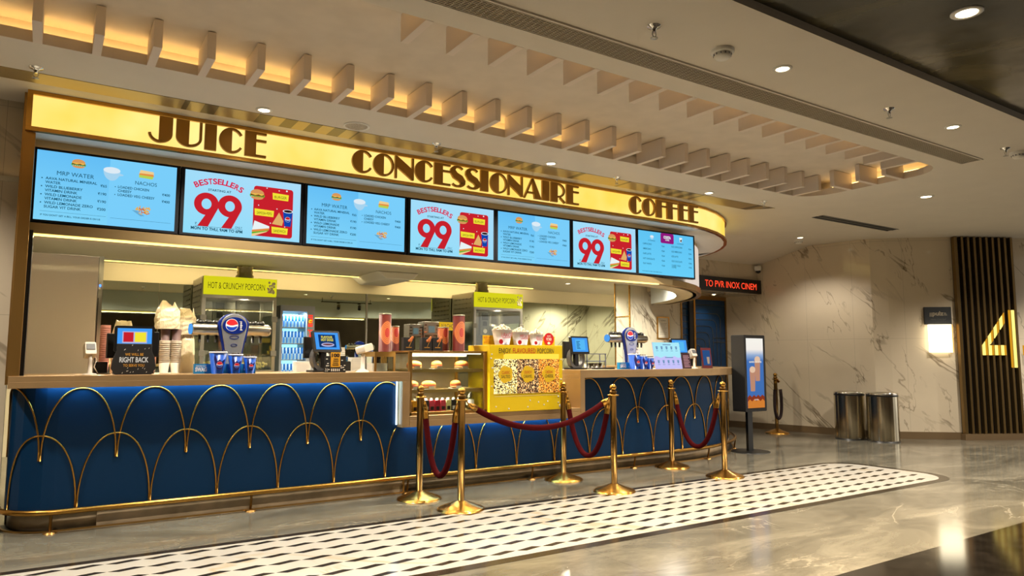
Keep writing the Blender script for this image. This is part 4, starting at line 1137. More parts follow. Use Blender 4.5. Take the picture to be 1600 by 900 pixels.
def menuB():
    t = scr_base(''); f = face(t, 'screen_offer_face', (140, 222, 250), (176, 220, 248), (0.3, 0.8))
    b = MB(); y = Y0 - 0.0008
    wd_ = [0.95, 0.85, 0.85, 0.8, 0.85, 0.85, 0.75, 0.75, 0.85, 0.9, 0.85]
    word = 'BESTSELLERS'; tot = sum(wd_); acc = 0
    for ch, q_ in zip(word, wd_):
        mid = (acc + q_ / 2) / tot; acc += q_
        a = math.radians(118 - 56 * mid * 1.12 + 3)
        R_ = 0.385; cx, cz = U(0.275), V(0.155)
        l = text(ch, 0, -0.022, 0.05, 0.036, 'C', 0, 0.03)
        l.rot('Y', -(a - PI / 2)); l.mv(cx + R_ * math.cos(a), y, cz + R_ * 1.0 * math.sin(a)); b._join(l, None)
    O('bestsellers_lettering', b, E_('pic_pink', (226, 40, 84), 0.9), f)
    b = MB()
    for cx in (U(0.18), U(0.375)):
        cz = V(0.485); ro, ri = 0.100, 0.040
        L_ = arc(cx, cz, ro, ro * 0.98, 0, 360, 36); R__ = arc(cx, cz, ri, ri * 1.15, 0, 360, 36)
        b.strip(L_, R__, 'xz', y - 0.0005, y + 0.0004)
        b.prism([(cx + ro * 0.98, cz - 0.018), (cx + ro * 0.86, cz - 0.05), (cx + 0.018, cz - 0.196), (cx - 0.066, cz - 0.196), (cx + 0.01, cz - 0.07), (cx + 0.06, cz - 0.03)], 'xz', y - 0.0005, y + 0.0004)
    O('price_99', b, RED_E, f)
    b = MB(); tx = lambda s_, u, v, h, w_=None, al='C', bo=0.02: b._join(text(s_, U(u), V(v), h, w_, al, y, bo), None)
    tx('STARTING AT', 0.285, 0.70, 0.02, 0.19); tx('MON TO THU, 9AM TO 6PM', 0.275, 0.065, 0.026, 0.42, 'C', 0.03); tx('ONLY', 0.455, 0.135, 0.02, 0.06, 'C', 0.0)
    b.box(U(0.09), U(0.49), y - 0.0004, y + 0.0002, V(0.122), V(0.126)); tx('\u20b9', 0.10, 0.14, 0.022, None, 'C', 0.0)
    O('offer_text', b, M_ink, f)
    b = MB(); b.rbox(U(0.575), U(0.93), y - 0.0004, y + 0.0004, V(0.05), V(0.88), 0.025, 0)
    card = O('red_card', b, RED_E, f)
    b = MB()
    for u, v, q_ in ((0.69, 0.86, 0), (0.80, 0.84, 0), (0.87, 0.85, 1), (0.62, 0.56, 0), (0.785, 0.53, 0), (0.73, 0.28, 0), (0.80, 0.13, 0), (0.86, 0.24, 0)): b._join(disc(U(u), V(v), 0.005 + 0.003 * q_, 0.005 + 0.003 * q_, y - 0.0008, 8), None)
    O('popcorn_dots', b, WHITE_E, card)
    for s_, u0, u1, v in (('BURGER', 0.745, 0.885, 0.735), ('SAMOSA+PEPSI', 0.59, 0.755, 0.44), ('SANDWICH', 0.745, 0.885, 0.165)):
        b = MB(); b.prism([(U(u0), V(v - 0.05)), (U(u1), V(v - 0.055)), (U(u1) + 0.004, V(v + 0.05)), (U(u0) - 0.004, V(v + 0.06))], 'xz', y - 0.0014, y - 0.0006)
        tg = O('yellow_tag', b, YEL_E, card)
        O('tag_lettering', text(s_, U((u0 + u1) / 2), V(v - 0.028), 0.026, (U(u1) - U(u0)) * 0.8, 'C', y - 0.0022, 0.0), E_('pic_olive', (70, 72, 20), 0.8), card)
    bm_, ms = burger(U(0.605), V(0.735), 0.062, y - 0.001); O('burger_picture', bm_, ms, f)
    b = MB(); cx, cz = U(0.80), V(0.335)
    b.prism([(cx - 0.055, cz - 0.035), (cx + 0.035, cz - 0.045), (cx + 0.045, cz + 0.0), (cx + 0.005, cz + 0.075)], 'xz', y - .0022, y - .0008, 0); O('samosa_picture', b, [E_('pic_samosa', (236, 184, 110))], f)
    b = MB(); cx, cz = U(0.885), V(0.36)
    b.prism([(cx - 0.028, cz - 0.06), (cx + 0.028, cz - 0.06), (cx + 0.044, cz + 0.08), (cx - 0.044, cz + 0.08)], 'xz', y - .0026, y - .0010, 0)
    b._join(disc(cx, cz + 0.08, 0.046, 0.017, y - 0.0028, 18, 1), None); b._join(disc(cx, cz + 0.08, 0.038, 0.012, y - 0.0034, 18, 2), None)
    b._join(pepsi(cx, cz + 0.005, 0.024, y - 0.0028, (1, 3, 0)), None)
    O('cup_picture', b, [BLUE_E, WHITE_E, E_('pic_cola', (40, 24, 30)), RED_E], f)
    b = MB(); cx, cz = U(0.645), V(0.16)
    b.prism([(cx - 0.075, cz - 0.02), (cx + 0.075, cz + 0.01), (cx + 0.075, cz + 0.035), (cx - 0.055, cz + 0.075)], 'xz', y - .0018, y - .0008, 0)
    b.prism([(cx - 0.075, cz - 0.035), (cx + 0.072, cz + 0.0), (cx + 0.075, cz + 0.018), (cx - 0.075, cz - 0.01)], 'xz', y - .0024, y - .0018, 1)
    b.prism([(cx - 0.075, cz - 0.045), (cx + 0.06, cz - 0.012), (cx + 0.07, cz - 0.002), (cx - 0.075, cz - 0.03)], 'xz', y - .0028, y - .0024, 2)
    b.prism([(cx - 0.075, cz - 0.07), (cx + 0.05, cz - 0.02), (cx + 0.06, cz - 0.01), (cx - 0.075, cz - 0.045)], 'xz', y - .0030, y - .0026, 3)
    O('sandwich_picture', b, [WHITE_E, E_('pic_fill', (240, 150, 70)), LETT, E_('pic_bread', (250, 216, 150))], f)
    return t
def menuC():
    t = scr_base(''); f = face(t, 'screen_coffee_face', (110, 214, 252), (90, 188, 240), (0.1, 0.9)); y = Y0 - 0.0008
    b = MB(); b.rbox(U(0.39), U(0.63), y - 0.0004, y + 0.0004, V(0.76), V(0.999), 0.02); tb = O('purple_tab', b, E_('pic_purple', (150, 26, 130), 0.9), f)
    b = text('COSTA', U(0.51), V(0.875), 0.034, 0.13, 'C', y - 0.0008, 0.05); b._join(text('COFFEE', U(0.51), V(0.825), 0.018, 0.07, 'C', y - 0.0008, 0.03), None); O('tab_lettering', b, WHITE_E, tb)
    b = MB()
    tx = lambda s_, u, v, h, w_=None, al='L', bo=0.01: b._join(text(s_, U(u), V(v), h, w_, al, y, bo), None)
    for s_, v, w_ in (('CAPPUCCINO', 0.68, 0.15), ('AMERICANO', 0.565, 0.14), ('CAFE LATTE', 0.45, 0.14), ('HOT CHOCOLATE', 0.335, 0.20), ('FLAT WHITE', 0.22, 0.14)):
        tx(s_, 0.075, v, 0.022, w_)
    for v in (0.665, 0.55, 0.435, 0.32, 0.205): tx('\u20b9260', 0.46, v, 0.02, None, 'R')
    for s_, v, w_ in (('ICED CAPPUCCINO', 0.68, 0.20), ('ICED AMERICANO', 0.565, 0.19), ('ICED LATTE', 0.45, 0.12), ('ICED CHOCOLATE', 0.335, 0.19), ('CLASSIC COLD', 0.235, 0.16), ('COFFEE', 0.19, 0.08)):
        tx(s_, 0.585, v, 0.022, w_)
    for v in (0.665, 0.55, 0.435, 0.32, 0.22): tx('\u20b9290', 0.96, v, 0.02, None, 'R')
    tx('HOT BEVERAGES', 0.17, 0.775, 0.014, 0.12); tx('COLD BEVERAGES', 0.69, 0.775, 0.014, 0.12); tx("IF YOU DON'T GET A BILL, YOUR ORDER IS ON US", 0.06, 0.05, 0.012, 0.34)
    O('menu_text', b, M_ink, f)
    b = disc(U(0.235), V(0.885), 0.032, 0.016, y - 0.0004, 18, 0); b.prism([(U(0.235) - 0.032, V(0.885))] + arc(U(0.235), V(0.885), 0.032, 0.04, 180, 360, 10), 'xz', y - 0.0004, y, 1); O('cup_picture', b, [E_('cup_lip', (226, 240, 250), 0.95), E_('cup_side', (170, 216, 244), 0.95)], f)
    b = MB(); b.prism([(U(0.745), V(0.83)), (U(0.78), V(0.83)), (U(0.79), V(0.94)), (U(0.735), V(0.94))], 'xz', y - 0.0004, y, 0); b.prism([(U(0.755), V(0.84)), (U(0.775), V(0.84)), (U(0.78), V(0.90)), (U(0.75), V(0.88))], 'xz', y - 0.001, y - 0.0004, 1); O('glass_picture', b, [WHITE_E, E_('pic_cola', (40, 24, 30))], f)
    return t
mA = menuA(); mB = menuB(); mC = menuC()
cen = [0.356, 1.408, 2.458, 3.51, 4.553, 5.593, 6.628]
zc_ = 2.627
mA.location = (cen[0], 6.50, zc_); mA['label'] = 'leftmost menu screen, listing water drinks and nachos on light blue'
mB.location = (cen[1], 6.50, zc_); mB['label'] = 'menu screen with the big red 99 offer, second from the left'
mC.location = (cen[6], 6.50, zc_); mC['label'] = 'rightmost menu screen, listing coffees under a purple tab'
dup(mA, (cen[2], 6.50, zc_), label='menu screen listing water drinks and nachos, third screen from the left')
dup(mB, (cen[3], 6.50, zc_), label='middle menu screen of the seven, with a big red 99 offer')
dup(mA, (cen[4], 6.50, zc_), label='menu screen listing water drinks and nachos, fifth screen from the left')
dup(mB, (cen[5], 6.50, zc_), label='menu screen with the big red 99 offer beside the coffee menu')

# ------------------------------------------------------------------ THINGS ON AND BEHIND THE COUNTER
ZT = 1.164
# tall pale fridge side panel
t = T('fridge_cabinet', 'tall glossy pale grey cabinet behind the left end of the counter', 'cabinet', (0.10, 7.6, 0))
b = MB(); b.box(-0.178, 0.374, 7.6, 7.62, 0.02, 2.235); O('door', b, mat('glossy_grey', (206, 196, 186), 0.12, bump=0.04, bscale=2), t, bev=0.004, world=True)
b = MB(); b.box(-0.185, 0.40, 7.625, 8.3, 0.0, 2.235); O('body', b, mat('cabinet_grey', (120, 114, 110), 0.4), t, world=True)
b = MB(); b.box(0.376, 0.415, 7.602, 7.64, 0.02, 2.24); O('side_post', b, M_steel, t, world=True)
b = MB(); b.box(0.379, 0.386, 7.596, 7.602, 1.2, 1.85); O('handle', b, M_black, t, world=True)
b = MB(); b.box(0.386, 0.40, 7.592, 7.602, 1.955, 1.975); O('indicator_light', b, emit('blue_lamp', (60, 120, 255), 3), t, world=True)

def card_terminal(x, y, rz, lab):
    t = T('card_reader', lab, 'card reader', (x, y, ZT), rz)
    b = MB(); b.lathe([(0.05, 0), (0.05, 0.008), (0.018, 0.014), (0.014, 0.10), (0.014, 0.16)], n=16); O('stand', b, M_wplastic, t)
    b = MB(); b.rbox(-0.04, 0.04, -0.025, 0.055, 0.15, 0.26, 0.012).rot('X', -0.5, (0, 0, 0.16)); O('body', b, M_wplastic, t, bev=0.004)
    b = MB(); b.box(-0.03, 0.03, -0.03, -0.026, 0.19, 0.24).rot('X', -0.5, (0, 0, 0.16)); O('screen', b, M_gplastic, t)
    b = MB(); b.tube([(0.02, 0.02, 0.17), (0.05, 0.03, 0.12), (0.035, 0.03, 0.06), (0.07, 0.05, 0.006), (0.16, 0.06, 0.006)], 0.004, 6); O('cable', b, M_wplastic, t)
    return t
card_terminal(0.30, 6.55, 0.15, 'white card reader on a stand in front of the pale grey cabinet')
tag(O('receipt_printer', MB().rbox(-0.05, 0.05, -0.06, 0.06, 0, 0.10, 0.01), M_black, bev=0.003), 'small black receipt printer left of the right back terminal', 'printer').location = (0.385, 6.8, ZT)
p = bpy.data.objects['receipt_printer']

def pos(x, y, rz, lab, shot='ad', tilt=-0.25):
    """touch till: loop shaped foot, tilted screen, customer display behind"""
    t = T('till', lab, 'till', (x, y, ZT), rz)
    b = MB()
    pts = [(-0.02, 0.0)] + arc(0.0, 0.09, 0.0, 0.0, 0, 0, 1)
    L = arc(0, 0.12, 0.13, 0.12, 200, 520 - 180, 20)
    b.strip(arc(0, 0.13, 0.125, 0.13, -100, 260, 28), arc(0, 0.13, 0.09, 0.095, -100, 260, 28), 'xz', -0.03, 0.03); b.mv(0, 0.06, 0)
    O('foot_loop', b, M_gplastic, t)
    b = MB(); b.box(-0.13, 0.13, 0.0, 0.13, 0.0, 0.02); b.box(-0.03, 0.03, 0.04, 0.08, 0.02, 0.25); O('base', b, M_black, t, bev=0.003)
    b = MB(); b.rbox(-0.145, 0.145, -0.015, 0.015, 0.18, 0.39, 0.015).rot('X', tilt, (0, 0, 0.28)); O('monitor', b, M_black, t)
    b = MB(); b.box(-0.125, 0.125, -0.0175, -0.0155, 0.205, 0.37).rot('X', tilt, (0, 0, 0.28)); sc = O('screen', b, emit('till_blue', (72, 160, 250), 0.95), t)
    b = MB()
    if shot == 'ad':
        b.box(-0.09, 0.09, -0.0185, -0.0178, 0.225, 0.35, 0); b._join(text('FLAVOUR', 0, 0.315, 0.022, 0.12, y=-0.0192, m=1, bold=0.03), None); b._join(text('HOT DOGS', 0, 0.286, 0.024, 0.13, y=-0.0192, m=1, bold=0.03), None)
        b.prism(arc(0, 0.250, 0.07, 0.02, 0, 360, 16)[:-1], 'xz', -0.0195, -0.0186, 2); b.prism(arc(0, 0.252, 0.055, 0.008, 0, 360, 16)[:-1], 'xz', -0.0200, -0.0196, 3)
    elif shot == 'red':
        b.box(-0.09, 0.09, -0.0184, -0.0178, 0.25, 0.345, 2); b.box(-0.082, -0.01, -0.0188, -0.0182, 0.26, 0.338, 4); b.box(0.0, 0.082, -0.0188, -0.0182, 0.26, 0.338, 1)
    else:
        b.box(-0.075, 0.08, -0.0185, -0.0178, 0.225, 0.35, 5)
        for k in range(7): b.box(-0.06, -0.0 - 0.01 * (k % 3), -0.0190, -0.0186, 0.24 + 0.014 * k, 0.246 + 0.014 * k, 0)
    b.rot('X', tilt, (0, 0, 0.28))
    O('screen_content', b, [E_('till_navy', (20, 60, 120), 0.8), YEL_E, E_('till_bun', (190, 190, 230), 0.9), E_('till_brown', (120, 60, 60), 0.8), RED_E, E_('till_cyan', (90, 190, 250), 0.95)], sc)
    b = MB(); b.box(-0.19, -0.03, 0.10, 0.125, 0.13, 0.33); b.rot('Z', 0.35, (-0.1, 0.11, 0)); O('customer_display', b, M_black, t, bev=0.004)
    return t
pos(0.60, 6.52, 0.05, 'black till hidden behind the WE WILL BE RIGHT BACK placard', 'red', -0.06)
b = MB(); b.box(0.13, 0.20, 0.02, 0.05, 0.14, 0.35); o = O('customer_display', b, M_black, bev=0.004); tag(o, 'black customer display right of the RIGHT BACK placard', 'display'); o.location = (0.60, 6.66, ZT)
# make the display stand
b = MB(); b.box(0.155, 0.175, 0.03, 0.05, 0.0, 0.15); q_ = O('stand', b, M_black, o)
t = T('counter_placard', 'black placard reading WE WILL BE RIGHT BACK TO SERVE YOU', 'placard', (0.595, 6.42, ZT))
b = MB(); b.prism([(-0.16, 0.05), (-0.13, 0.0), (0.13, 0.0), (0.16, 0.05), (0.15, 0.12), (0.125, 0.19), (0.125, 0.245), (-0.125, 0.245), (-0.125, 0.19), (-0.15, 0.12)], 'xz', -0.012, 0.012); bd = O('board', b, M_blackm, t, bev=0.004)
O('white_lettering', text('RIGHT BACK', 0.0, 0.098, 0.042, 0.205, y=-0.013, bold=0.02), emit('ink_white', (236, 226, 210), 0.75), bd)
b = text('WE WILL BE', 0, 0.150, 0.021, 0.13, y=-0.013, bold=0.02); b._join(text('TO SERVE YOU', 0, 0.063, 0.021, 0.15, y=-0.013, bold=0.02), None); O('gold_lettering', b, mat('gold_print', (206, 150, 56), 0.5), bd)
b = MB(); rd = random.Random(5)
for k in range(16):
    x = rd.uniform(-0.11, 0.11); z = rd.choice([rd.uniform(0.01, 0.05), rd.uniform(0.185, 0.235)]); b.prism([(x, z), (x + 0.003, z), (x + 0.008, z + 0.009), (x + 0.005, z + 0.009)], 'xz', -0.0132, -0.0122)
O('white_flecks', b, M_paper, bd)
pos(2.215, 6.58, 0.22, 'black till in front of the drinks cooler, showing a hot dog advert', 'ad', -0.3)
pos(5.29, 6.62, 0.1, 'black till right of the popcorn poster with a pale blue screen', 'list', -0.15)
pos(7.00, 6.66, -0.05, 'black till behind the lilac menu stand', 'list', -0.15)
card_terminal(7.165, 6.55, -0.1, 'white card reader between the lilac menu stand and the coffee card')
t = T('scanner', 'white barcode scanner on an upright stand right of the hot dog till', 'scanner', (2.55, 6.50, ZT))
b = MB(); b.lathe([(0.06, 0), (0.055, 0.012), (0.02, 0.03), (0.018, 0.15), (0.022, 0.17)], n=16); O('stand', b, M_wplastic, t)
b = MB(); b.rbox(-0.05, 0.05, -0.07, 0.10, 0.18, 0.25, 0.02, axis='x').rot('X', -0.1); b.rot('Z', -0.9); b.rot('Y', -0.35, (0, 0, 0.2)); O('head', b, M_wplastic, t, bev=0.004)
b = MB(); b.tube([(0, 0.02, 0.18), (0.02, 0.03, 0.10), (-0.01, 0.03, 0.03), (-0.08, 0.03, 0.006), (-0.18, 0.04, 0.006)], 0.005, 6); O('cable', b, M_wplastic, t)
# stacks of napkins and paper behind
def stack(x, y, w_, d, h, lab, nm='paper_stack', mt=None, cat='paper', n=14):
    b = MB()
    rd = random.Random(int(x * 97))
    for k in range(n):
        o_x = rd.uniform(-0.003, 0.003); b.box(-w_ / 2 + o_x, w_ / 2 + o_x, -d / 2, d / 2, h * k / n, h * (k + 0.86) / n)
    o = O(nm, b, mt or M_paper); o.location = (x, y, ZT); return tag(o, lab, cat)
stack(2.10, 6.95, 0.14, 0.12, 0.10, 'low white stack of paper behind the foot of the hot dog till')
stack(2.44, 6.97, 0.16, 0.12, 0.24, 'tall white stack of paper between the hot dog till and the scanner')
stack(2.66, 6.97, 0.13, 0.12, 0.14, 'white stack of paper right of the scanner')
tag(O('receipt_printer', MB().rbox(-0.09, 0.09, -0.07, 0.07, 0, 0.10, 0.012), M_black, bev=0.003), 'black receipt printer between the hot dog till and the scanner', 'printer').location = (2.42, 6.78, ZT)
p.name = 'receipt_printer'; p['label'] = 'small black receipt printer beside the white card reader at the left'
t = T('offer_card', 'standing black and yellow offer card reading 100 below the hot dog till', 'card', (2.245, 6.40, ZT))
b = MB(); b.box(-0.10, 0.10, 0.0, 0.006, 0, 0.15); b.box(-0.10, 0.10, 0.02, 0.026, 0, 0.11); bd = O('card', b, M_blackm, t)
b = MB(); b.box(-0.045, 0.045, -0.001, 0, 0.05, 0.185); yb = O('yellow_panel', b, mat('card_orange', (232, 168, 40), 0.5), t)
b = text('100', 0, 0.142, 0.032, 0.075, y=-0.002, bold=0.05)
for k in range(4): b.box(-0.03 + 0.004 * k, 0.03 - 0.004 * (k % 2), -0.002, -0.001, 0.065 + 0.018 * k, 0.073 + 0.018 * k)
O('lettering', b, M_inkdark, yb)
b = MB(); rd = random.Random(9)
for k in range(20):
    x = rd.choice([-1, 1]) * rd.uniform(0.052, 0.09); z = rd.uniform(0.01, 0.13); b.box(x - 0.008, x + 0.008, -0.001, 0, z, z + 0.008)
for k in range(5): b.box(-0.04 + 0.018 * k, -0.03 + 0.018 * k, -0.001, 0, 0.012, 0.035)
O('white_print', b, M_paper, bd)

# paper cups in stacks, wrapped bags
def cup_stack(x, y, n, lab, mt, r=0.045, grp='stacks of paper cups left of the drinks tower'):
    b = MB()
    for k in range(n):
        z = k * 0.018
        b.lathe([(r * 0.74, z), (r * 0.98, z + 0.10), (r, z + 0.104)] if k == n - 1 else [(r * 0.90, z + 0.075), (r * 0.98, z + 0.10), (r * 1.03, z + 0.102), (r * 0.97, z + 0.106)], n=20, cap=(k in (0, n - 1)))
    b.lathe([(r * 0.74, 0), (r * 0.95, 0.09)], n=20)
    o = O('cup_stack', b, mt); o.location = (x, y, ZT); return tag(o, lab, 'cups', grp)
M_cupw = mat('paper_cup', (232, 220, 200), 0.6); M_cupp = mat('pink_cup', (206, 140, 122), 0.6); M_lid = mat('brown_sleeve', (120, 94, 92), 0.6)
cup_stack(0.875, 6.9, 11, 'white paper cup stack left of the plastic bags, nearer the placard', M_cupw)
cup_stack(0.965, 6.9, 11, 'white paper cup stack beside the plastic bag, nearer the drinks tower', M_cupw)
cup_stack(0.42, 6.98, 18, 'pink paper cup stack left of the black till', M_cupp, 0.04)
cup_stack(0.78, 6.98, 9, 'pink paper cup stack right behind the placard', M_cupp, 0.04)
for x, l_ in ((0.875, 'brown sleeved cups standing on the cup stack nearer the placard'), (0.965, 'brown sleeved cups standing on the cup stack nearer the drinks tower')):
    b = MB(); b.lathe([(0.034, 0), (0.040, 0.09), (0.041, 0.10)], n=16); o = O('sleeved_cup', b, M_lid); o.location = (x, 6.9, ZT + 0.284); tag(o, l_, 'cup')
def bag(x, y, z, w_, d, h, lab, seed):
    rd = random.Random(seed); b = MB(); n = 18; rows = 9; vs = []; fs = []
    for r_ in range(rows + 1):
        q_ = r_ / rows
        sw = 1.0 - 0.12 * abs(q_ - 0.4) - (0.25 * max(0, q_ - 0.85) / 0.15)
        for k in range(n):
            a = 2 * PI * k / n; cr = 1 + rd.uniform(-0.06, 0.06)
            cx_, sy_ = math.cos(a), math.sin(a)
            ex = math.copysign(abs(cx_) ** 0.6, cx_); ey = math.copysign(abs(sy_) ** 0.6, sy_)
            vs.append((ex * w_ / 2 * sw * cr, ey * d / 2 * sw * cr, h * q_ + (rd.uniform(-0.02, 0.05) if r_ == rows else 0)))
    for r_ in range(rows):
        for k in range(n):
            l = (k + 1) % n; fs.append((r_ * n + k, r_ * n + l, (r_ + 1) * n + l, (r_ + 1) * n + k))
    fs.append(tuple(range(n))[::-1]); fs.append(tuple(range(rows * n, rows * n + n)))
    b.add(vs, fs, False)
    o = O('plastic_bag', b, mat('plastic_wrap', (240, 224, 188), 0.35, bump=0.6, bscale=30)); o.location = (x, y, z)
    return tag(o, lab, 'bag', 'wrapped bags of cups')
bag(1.065, 6.98, ZT, 0.13, 0.12, 0.33, 'wrapped plastic bag standing on the counter left of the drinks tower', 2)
bag(0.885, 6.9, ZT + 0.386, 0.20, 0.15, 0.20, 'crumpled plastic bag on top of the white cup stacks', 3)
bag(1.045, 6.98, ZT + 0.34, 0.17, 0.15, 0.20, 'crumpled plastic bag on top of the tall wrapped bag', 4)
bag(0.56, 7.05, ZT, 0.18, 0.12, 0.42, 'grey plastic bag heaped behind the placard till', 5)

# soft drink towers
M_pblue = mat('tower_blue', (18, 38, 118), 0.25); M_psilver = mat('tower_silver', (196, 200, 206), 0.25, 0.7)
BW, BR, BB = mat('badge_white', (240, 240, 244), 0.3), mat('badge_red', (222, 44, 54), 0.3), mat('badge_blue', (22, 66, 190), 0.3)
def tower(x, y, rz, lab, lit=True):
    t = T('drinks_tower', lab, 'drink dispenser', (x, y, ZT), rz)
    b = MB(); b.lathe([(0.05, -0.34), (0.055, -0.33), (0.055, 0.33), (0.05, 0.34)], 0.02, 0.385, 0.0, 24, ax='x', m=0)
    b.v = [(p[0], p[1], p[2]) for p in b.v]; O('barrel', b, M_steel, t)
    for s__ in (-1, 1):
        b = MB(); b.lathe([(1e-4, 0.0), (0.046, 0.0), (0.046, 0.012), (1e-4, 0.014)], 0.02, 0.385, 0.34 if s__ > 0 else -0.354, 20, ax='x', cap=False); O('barrel_cap', b, emit('cap_blue', (90, 170, 250), 0.9) if s__ < 0 else M_chrome, t)
    for k in (-0.27, -0.20, -0.13, 0.13, 0.20, 0.27):
        b = MB(); b.lathe([(0.03, 0.425), (0.036, 0.44), (0.03, 0.46), (0.012, 0.47)], k, 0.02, 0, 14); O('tap_knob', b, M_black, t)
        b = MB(); b.lathe([(0.012, 0.27), (0.014, 0.34)], k, 0.02, 0, 10); O('tap_nozzle', b, M_black, t)
    b = MB(); b.lathe([(0.10, 0), (0.10, 0.012), (0.05, 0.03), (0.045, 0.36)], 0, 0.03, 0, 20); O('column', b, M_psilver, t)
    hw = [(-0.0, 0.075), (0.06, 0.08), (0.16, 0.085), (0.26, 0.105), (0.34, 0.125), (0.42, 0.140)]
    def shield(k, top):
        P = [(w_ * k, z) for z, w_ in hw] + [(0.140 * k * math.cos(a), 0.42 + (top - 0.42) * math.sin(a)) for a in [PI / 14 * q_ for q_ in range(1, 14)]] + [(-w_ * k, z) for z, w_ in hw[::-1]]
        return P
    b = MB(); b.prism(shield(1.0, 0.53), 'xz', -0.055, -0.02, smooth=False); O('head', b, M_pblue, t, bev=0.012)
    b = MB(); b.prism([(p[0] * 0.82, 0.02 + p[1] * 0.955) for p in shield(1.0, 0.53)], 'xz', -0.068, -0.055); hd = O('head_front', b, M_psilver, t, bev=0.006)
    b = MB(); b.prism(arc(0.0, 0.42, 0.105, 0.075, 0, 360, 28)[:-1], 'xz', -0.073, -0.069); O('badge_back', b, M_pblue, hd)
    b = pepsi(-0.025, 0.425, 0.055, -0.0735); O('round_badge', b, [BW, BR, BB], hd)
    b = text('pepsi', 0, 0, 0.022, 0.08, y=0, bold=0.01); b.rot('Y', -PI / 2); b.mv(0.062, -0.0745, 0.42); O('badge_lettering', b, BW, hd)
    b = MB()
    for z, k in ((0.315, 1.0), (0.245, 0.7)):
        b.strip(arc(0, z, 0.042 * k, 0.017 * k, 0, 360, 20), arc(0, z, 0.037 * k, 0.012 * k, 0, 360, 20), 'xz', -0.0715, -0.069)
    O('oval_print', b, M_pblue, hd)
    return t
tower(1.395, 6.74, 0.12, 'silver soft drink tower with a blue shield head, beside the first popcorn machine')
tower(6.28, 6.86, 0.05, 'silver soft drink tower with a blue shield head near the right end of the counter')

# cup display: three cut-out cups on a blue strip
def swag(x, y, lab, k_=1.0):
    t = T('cup_display', lab, 'display', (x, y, ZT))
    b = MB(); b.box(-0.25, 0.25, 0.0, 0.05, 0.0, 0.082); st = O('blue_strip', b, mat('strip_blue', (24, 132, 196), 0.45), t)
    b = text('CHOOSE YOUR', -0.195, 0.058, 0.013, 0.085, y=-0.001, bold=0.02); b._join(text('SWAG', -0.195, 0.02, 0.034, 0.092, y=-0.001, bold=0.05), None)
    for s_, cx, w_ in (('LARGE', -0.085, 0.05), ('MEDIUM', 0.06, 0.055), ('REGULAR', 0.18, 0.055)): b._join(text(s_, cx, 0.027, 0.013, w_, y=-0.001, bold=0.02), None); b._join(text('\u20b9350', cx, 0.010, 0.009, 0.035, y=-0.001), None)
    O('lettering', b, BW, st)
    for cx, hh, rr, nm in ((-0.075, 0.185, 0.073, 'L'), (0.065, 0.165, 0.062, 'M'), (0.185, 0.145, 0.054, 'S')):
        b = MB(); b.lathe([(rr * 0.62, 0.0), (rr * 0.98, hh - 0.008)], cx, -0.06, 0.0, 28, 0)
        cp = O('paper_cup', b, mat('cup_blue', (22, 84, 190), 0.35), t)
        b = MB(); b.lathe([(rr * 0.97, hh - 0.012), (rr * 1.03, hh - 0.006), (rr * 0.99, hh), (rr * 0.93, hh - 0.004)], cx, -0.06, 0, 28, cap=False); O('rim', b, BW, cp)
        b = MB(); rd = random.Random(int(hh * 1000))
        b.lathe([(1e-4, hh - 0.004), (rr * 0.93, hh - 0.006)], cx, -0.06, 0, 20, cap=False)
        for q_ in range(14):
            a = rd.uniform(0, 2 * PI); r_ = rd.uniform(0, rr * 0.75); b.ball((cx + r_ * math.cos(a), -0.06 + r_ * math.sin(a), hh + 0.002), 0.010, 6)
        O('cola_and_ice', b, mat('cola', (44, 26, 18), 0.3), cp)['kind'] = 'stuff'
        rm = rr * 0.78
        b = MB(); zc = hh * 0.42
        b.prism([(cx - rm * 0.75, hh * 0.66), (cx - rm * 0.28, hh * 0.18), (cx + rm * 0.28, hh * 0.18), (cx + rm * 0.75, hh * 0.66), (cx + rm * 0.3, hh * 0.56), (cx, hh * 0.66), (cx - rm * 0.3, hh * 0.56), (cx - rm * 0.68, hh * 0.9)], 'xz', -0.062 - rr, -0.050 - rr * 0.8, 0); O('dark_print', b, mat('cup_navy', (30, 30, 110), 0.4), cp)
        O('round_badge', pepsi(cx, zc, rr * 0.34, -0.0635 - rr), [BW, BR, BB], cp)
    return t
swag(1.30, 6.47, 'three blue paper cups on a blue CHOOSE YOUR SWAG strip before the left drinks tower')
swag(6.04, 6.47, 'three blue paper cups on a blue CHOOSE YOUR SWAG strip before the right drinks tower')
# menu stand, placards, coffee card
def leanboard(x, y, rz, w_, h, mt, lab, nm, cat='sign', lean=-0.18):
    t = T(nm, lab, cat, (x, y, ZT), rz)
    b = MB(); b.box(-w_ / 2, w_ / 2, -0.004, 0.004, 0.0, h).rot('X', lean); bd = O('board', b, mt, t, bev=0.002)
    b = MB(); b.box(-w_ / 4, w_ / 4, 0.0, 0.09, 0.0, 0.006); b.box(-0.02, 0.02, 0.075, 0.085, 0.0, h * 0.55); O('foot', b, M_steel, t)
    return t, bd
t, bd = leanboard(6.55, 6.40, 0.0, 0.47, 0.335, emit('menu_stand_face', (205, 200, 255), 0.95), 'backlit lilac and white drinks menu stand on the counter', 'menu_stand')
b = MB(); b.prism([(-0.235, 0.335), (-0.235, 0.16)] + [(-0.235 + 0.47 * k / 12, 0.15 + 0.012 * math.sin(k * 1.6)) for k in range(13)] + [(0.235, 0.335)], 'xz', -0.0055, -0.0045).rot('X', -0.18); O('cyan_half', b, emit('menu_stand_cyan', (176, 240, 255), 0.95), bd)
b = MB()
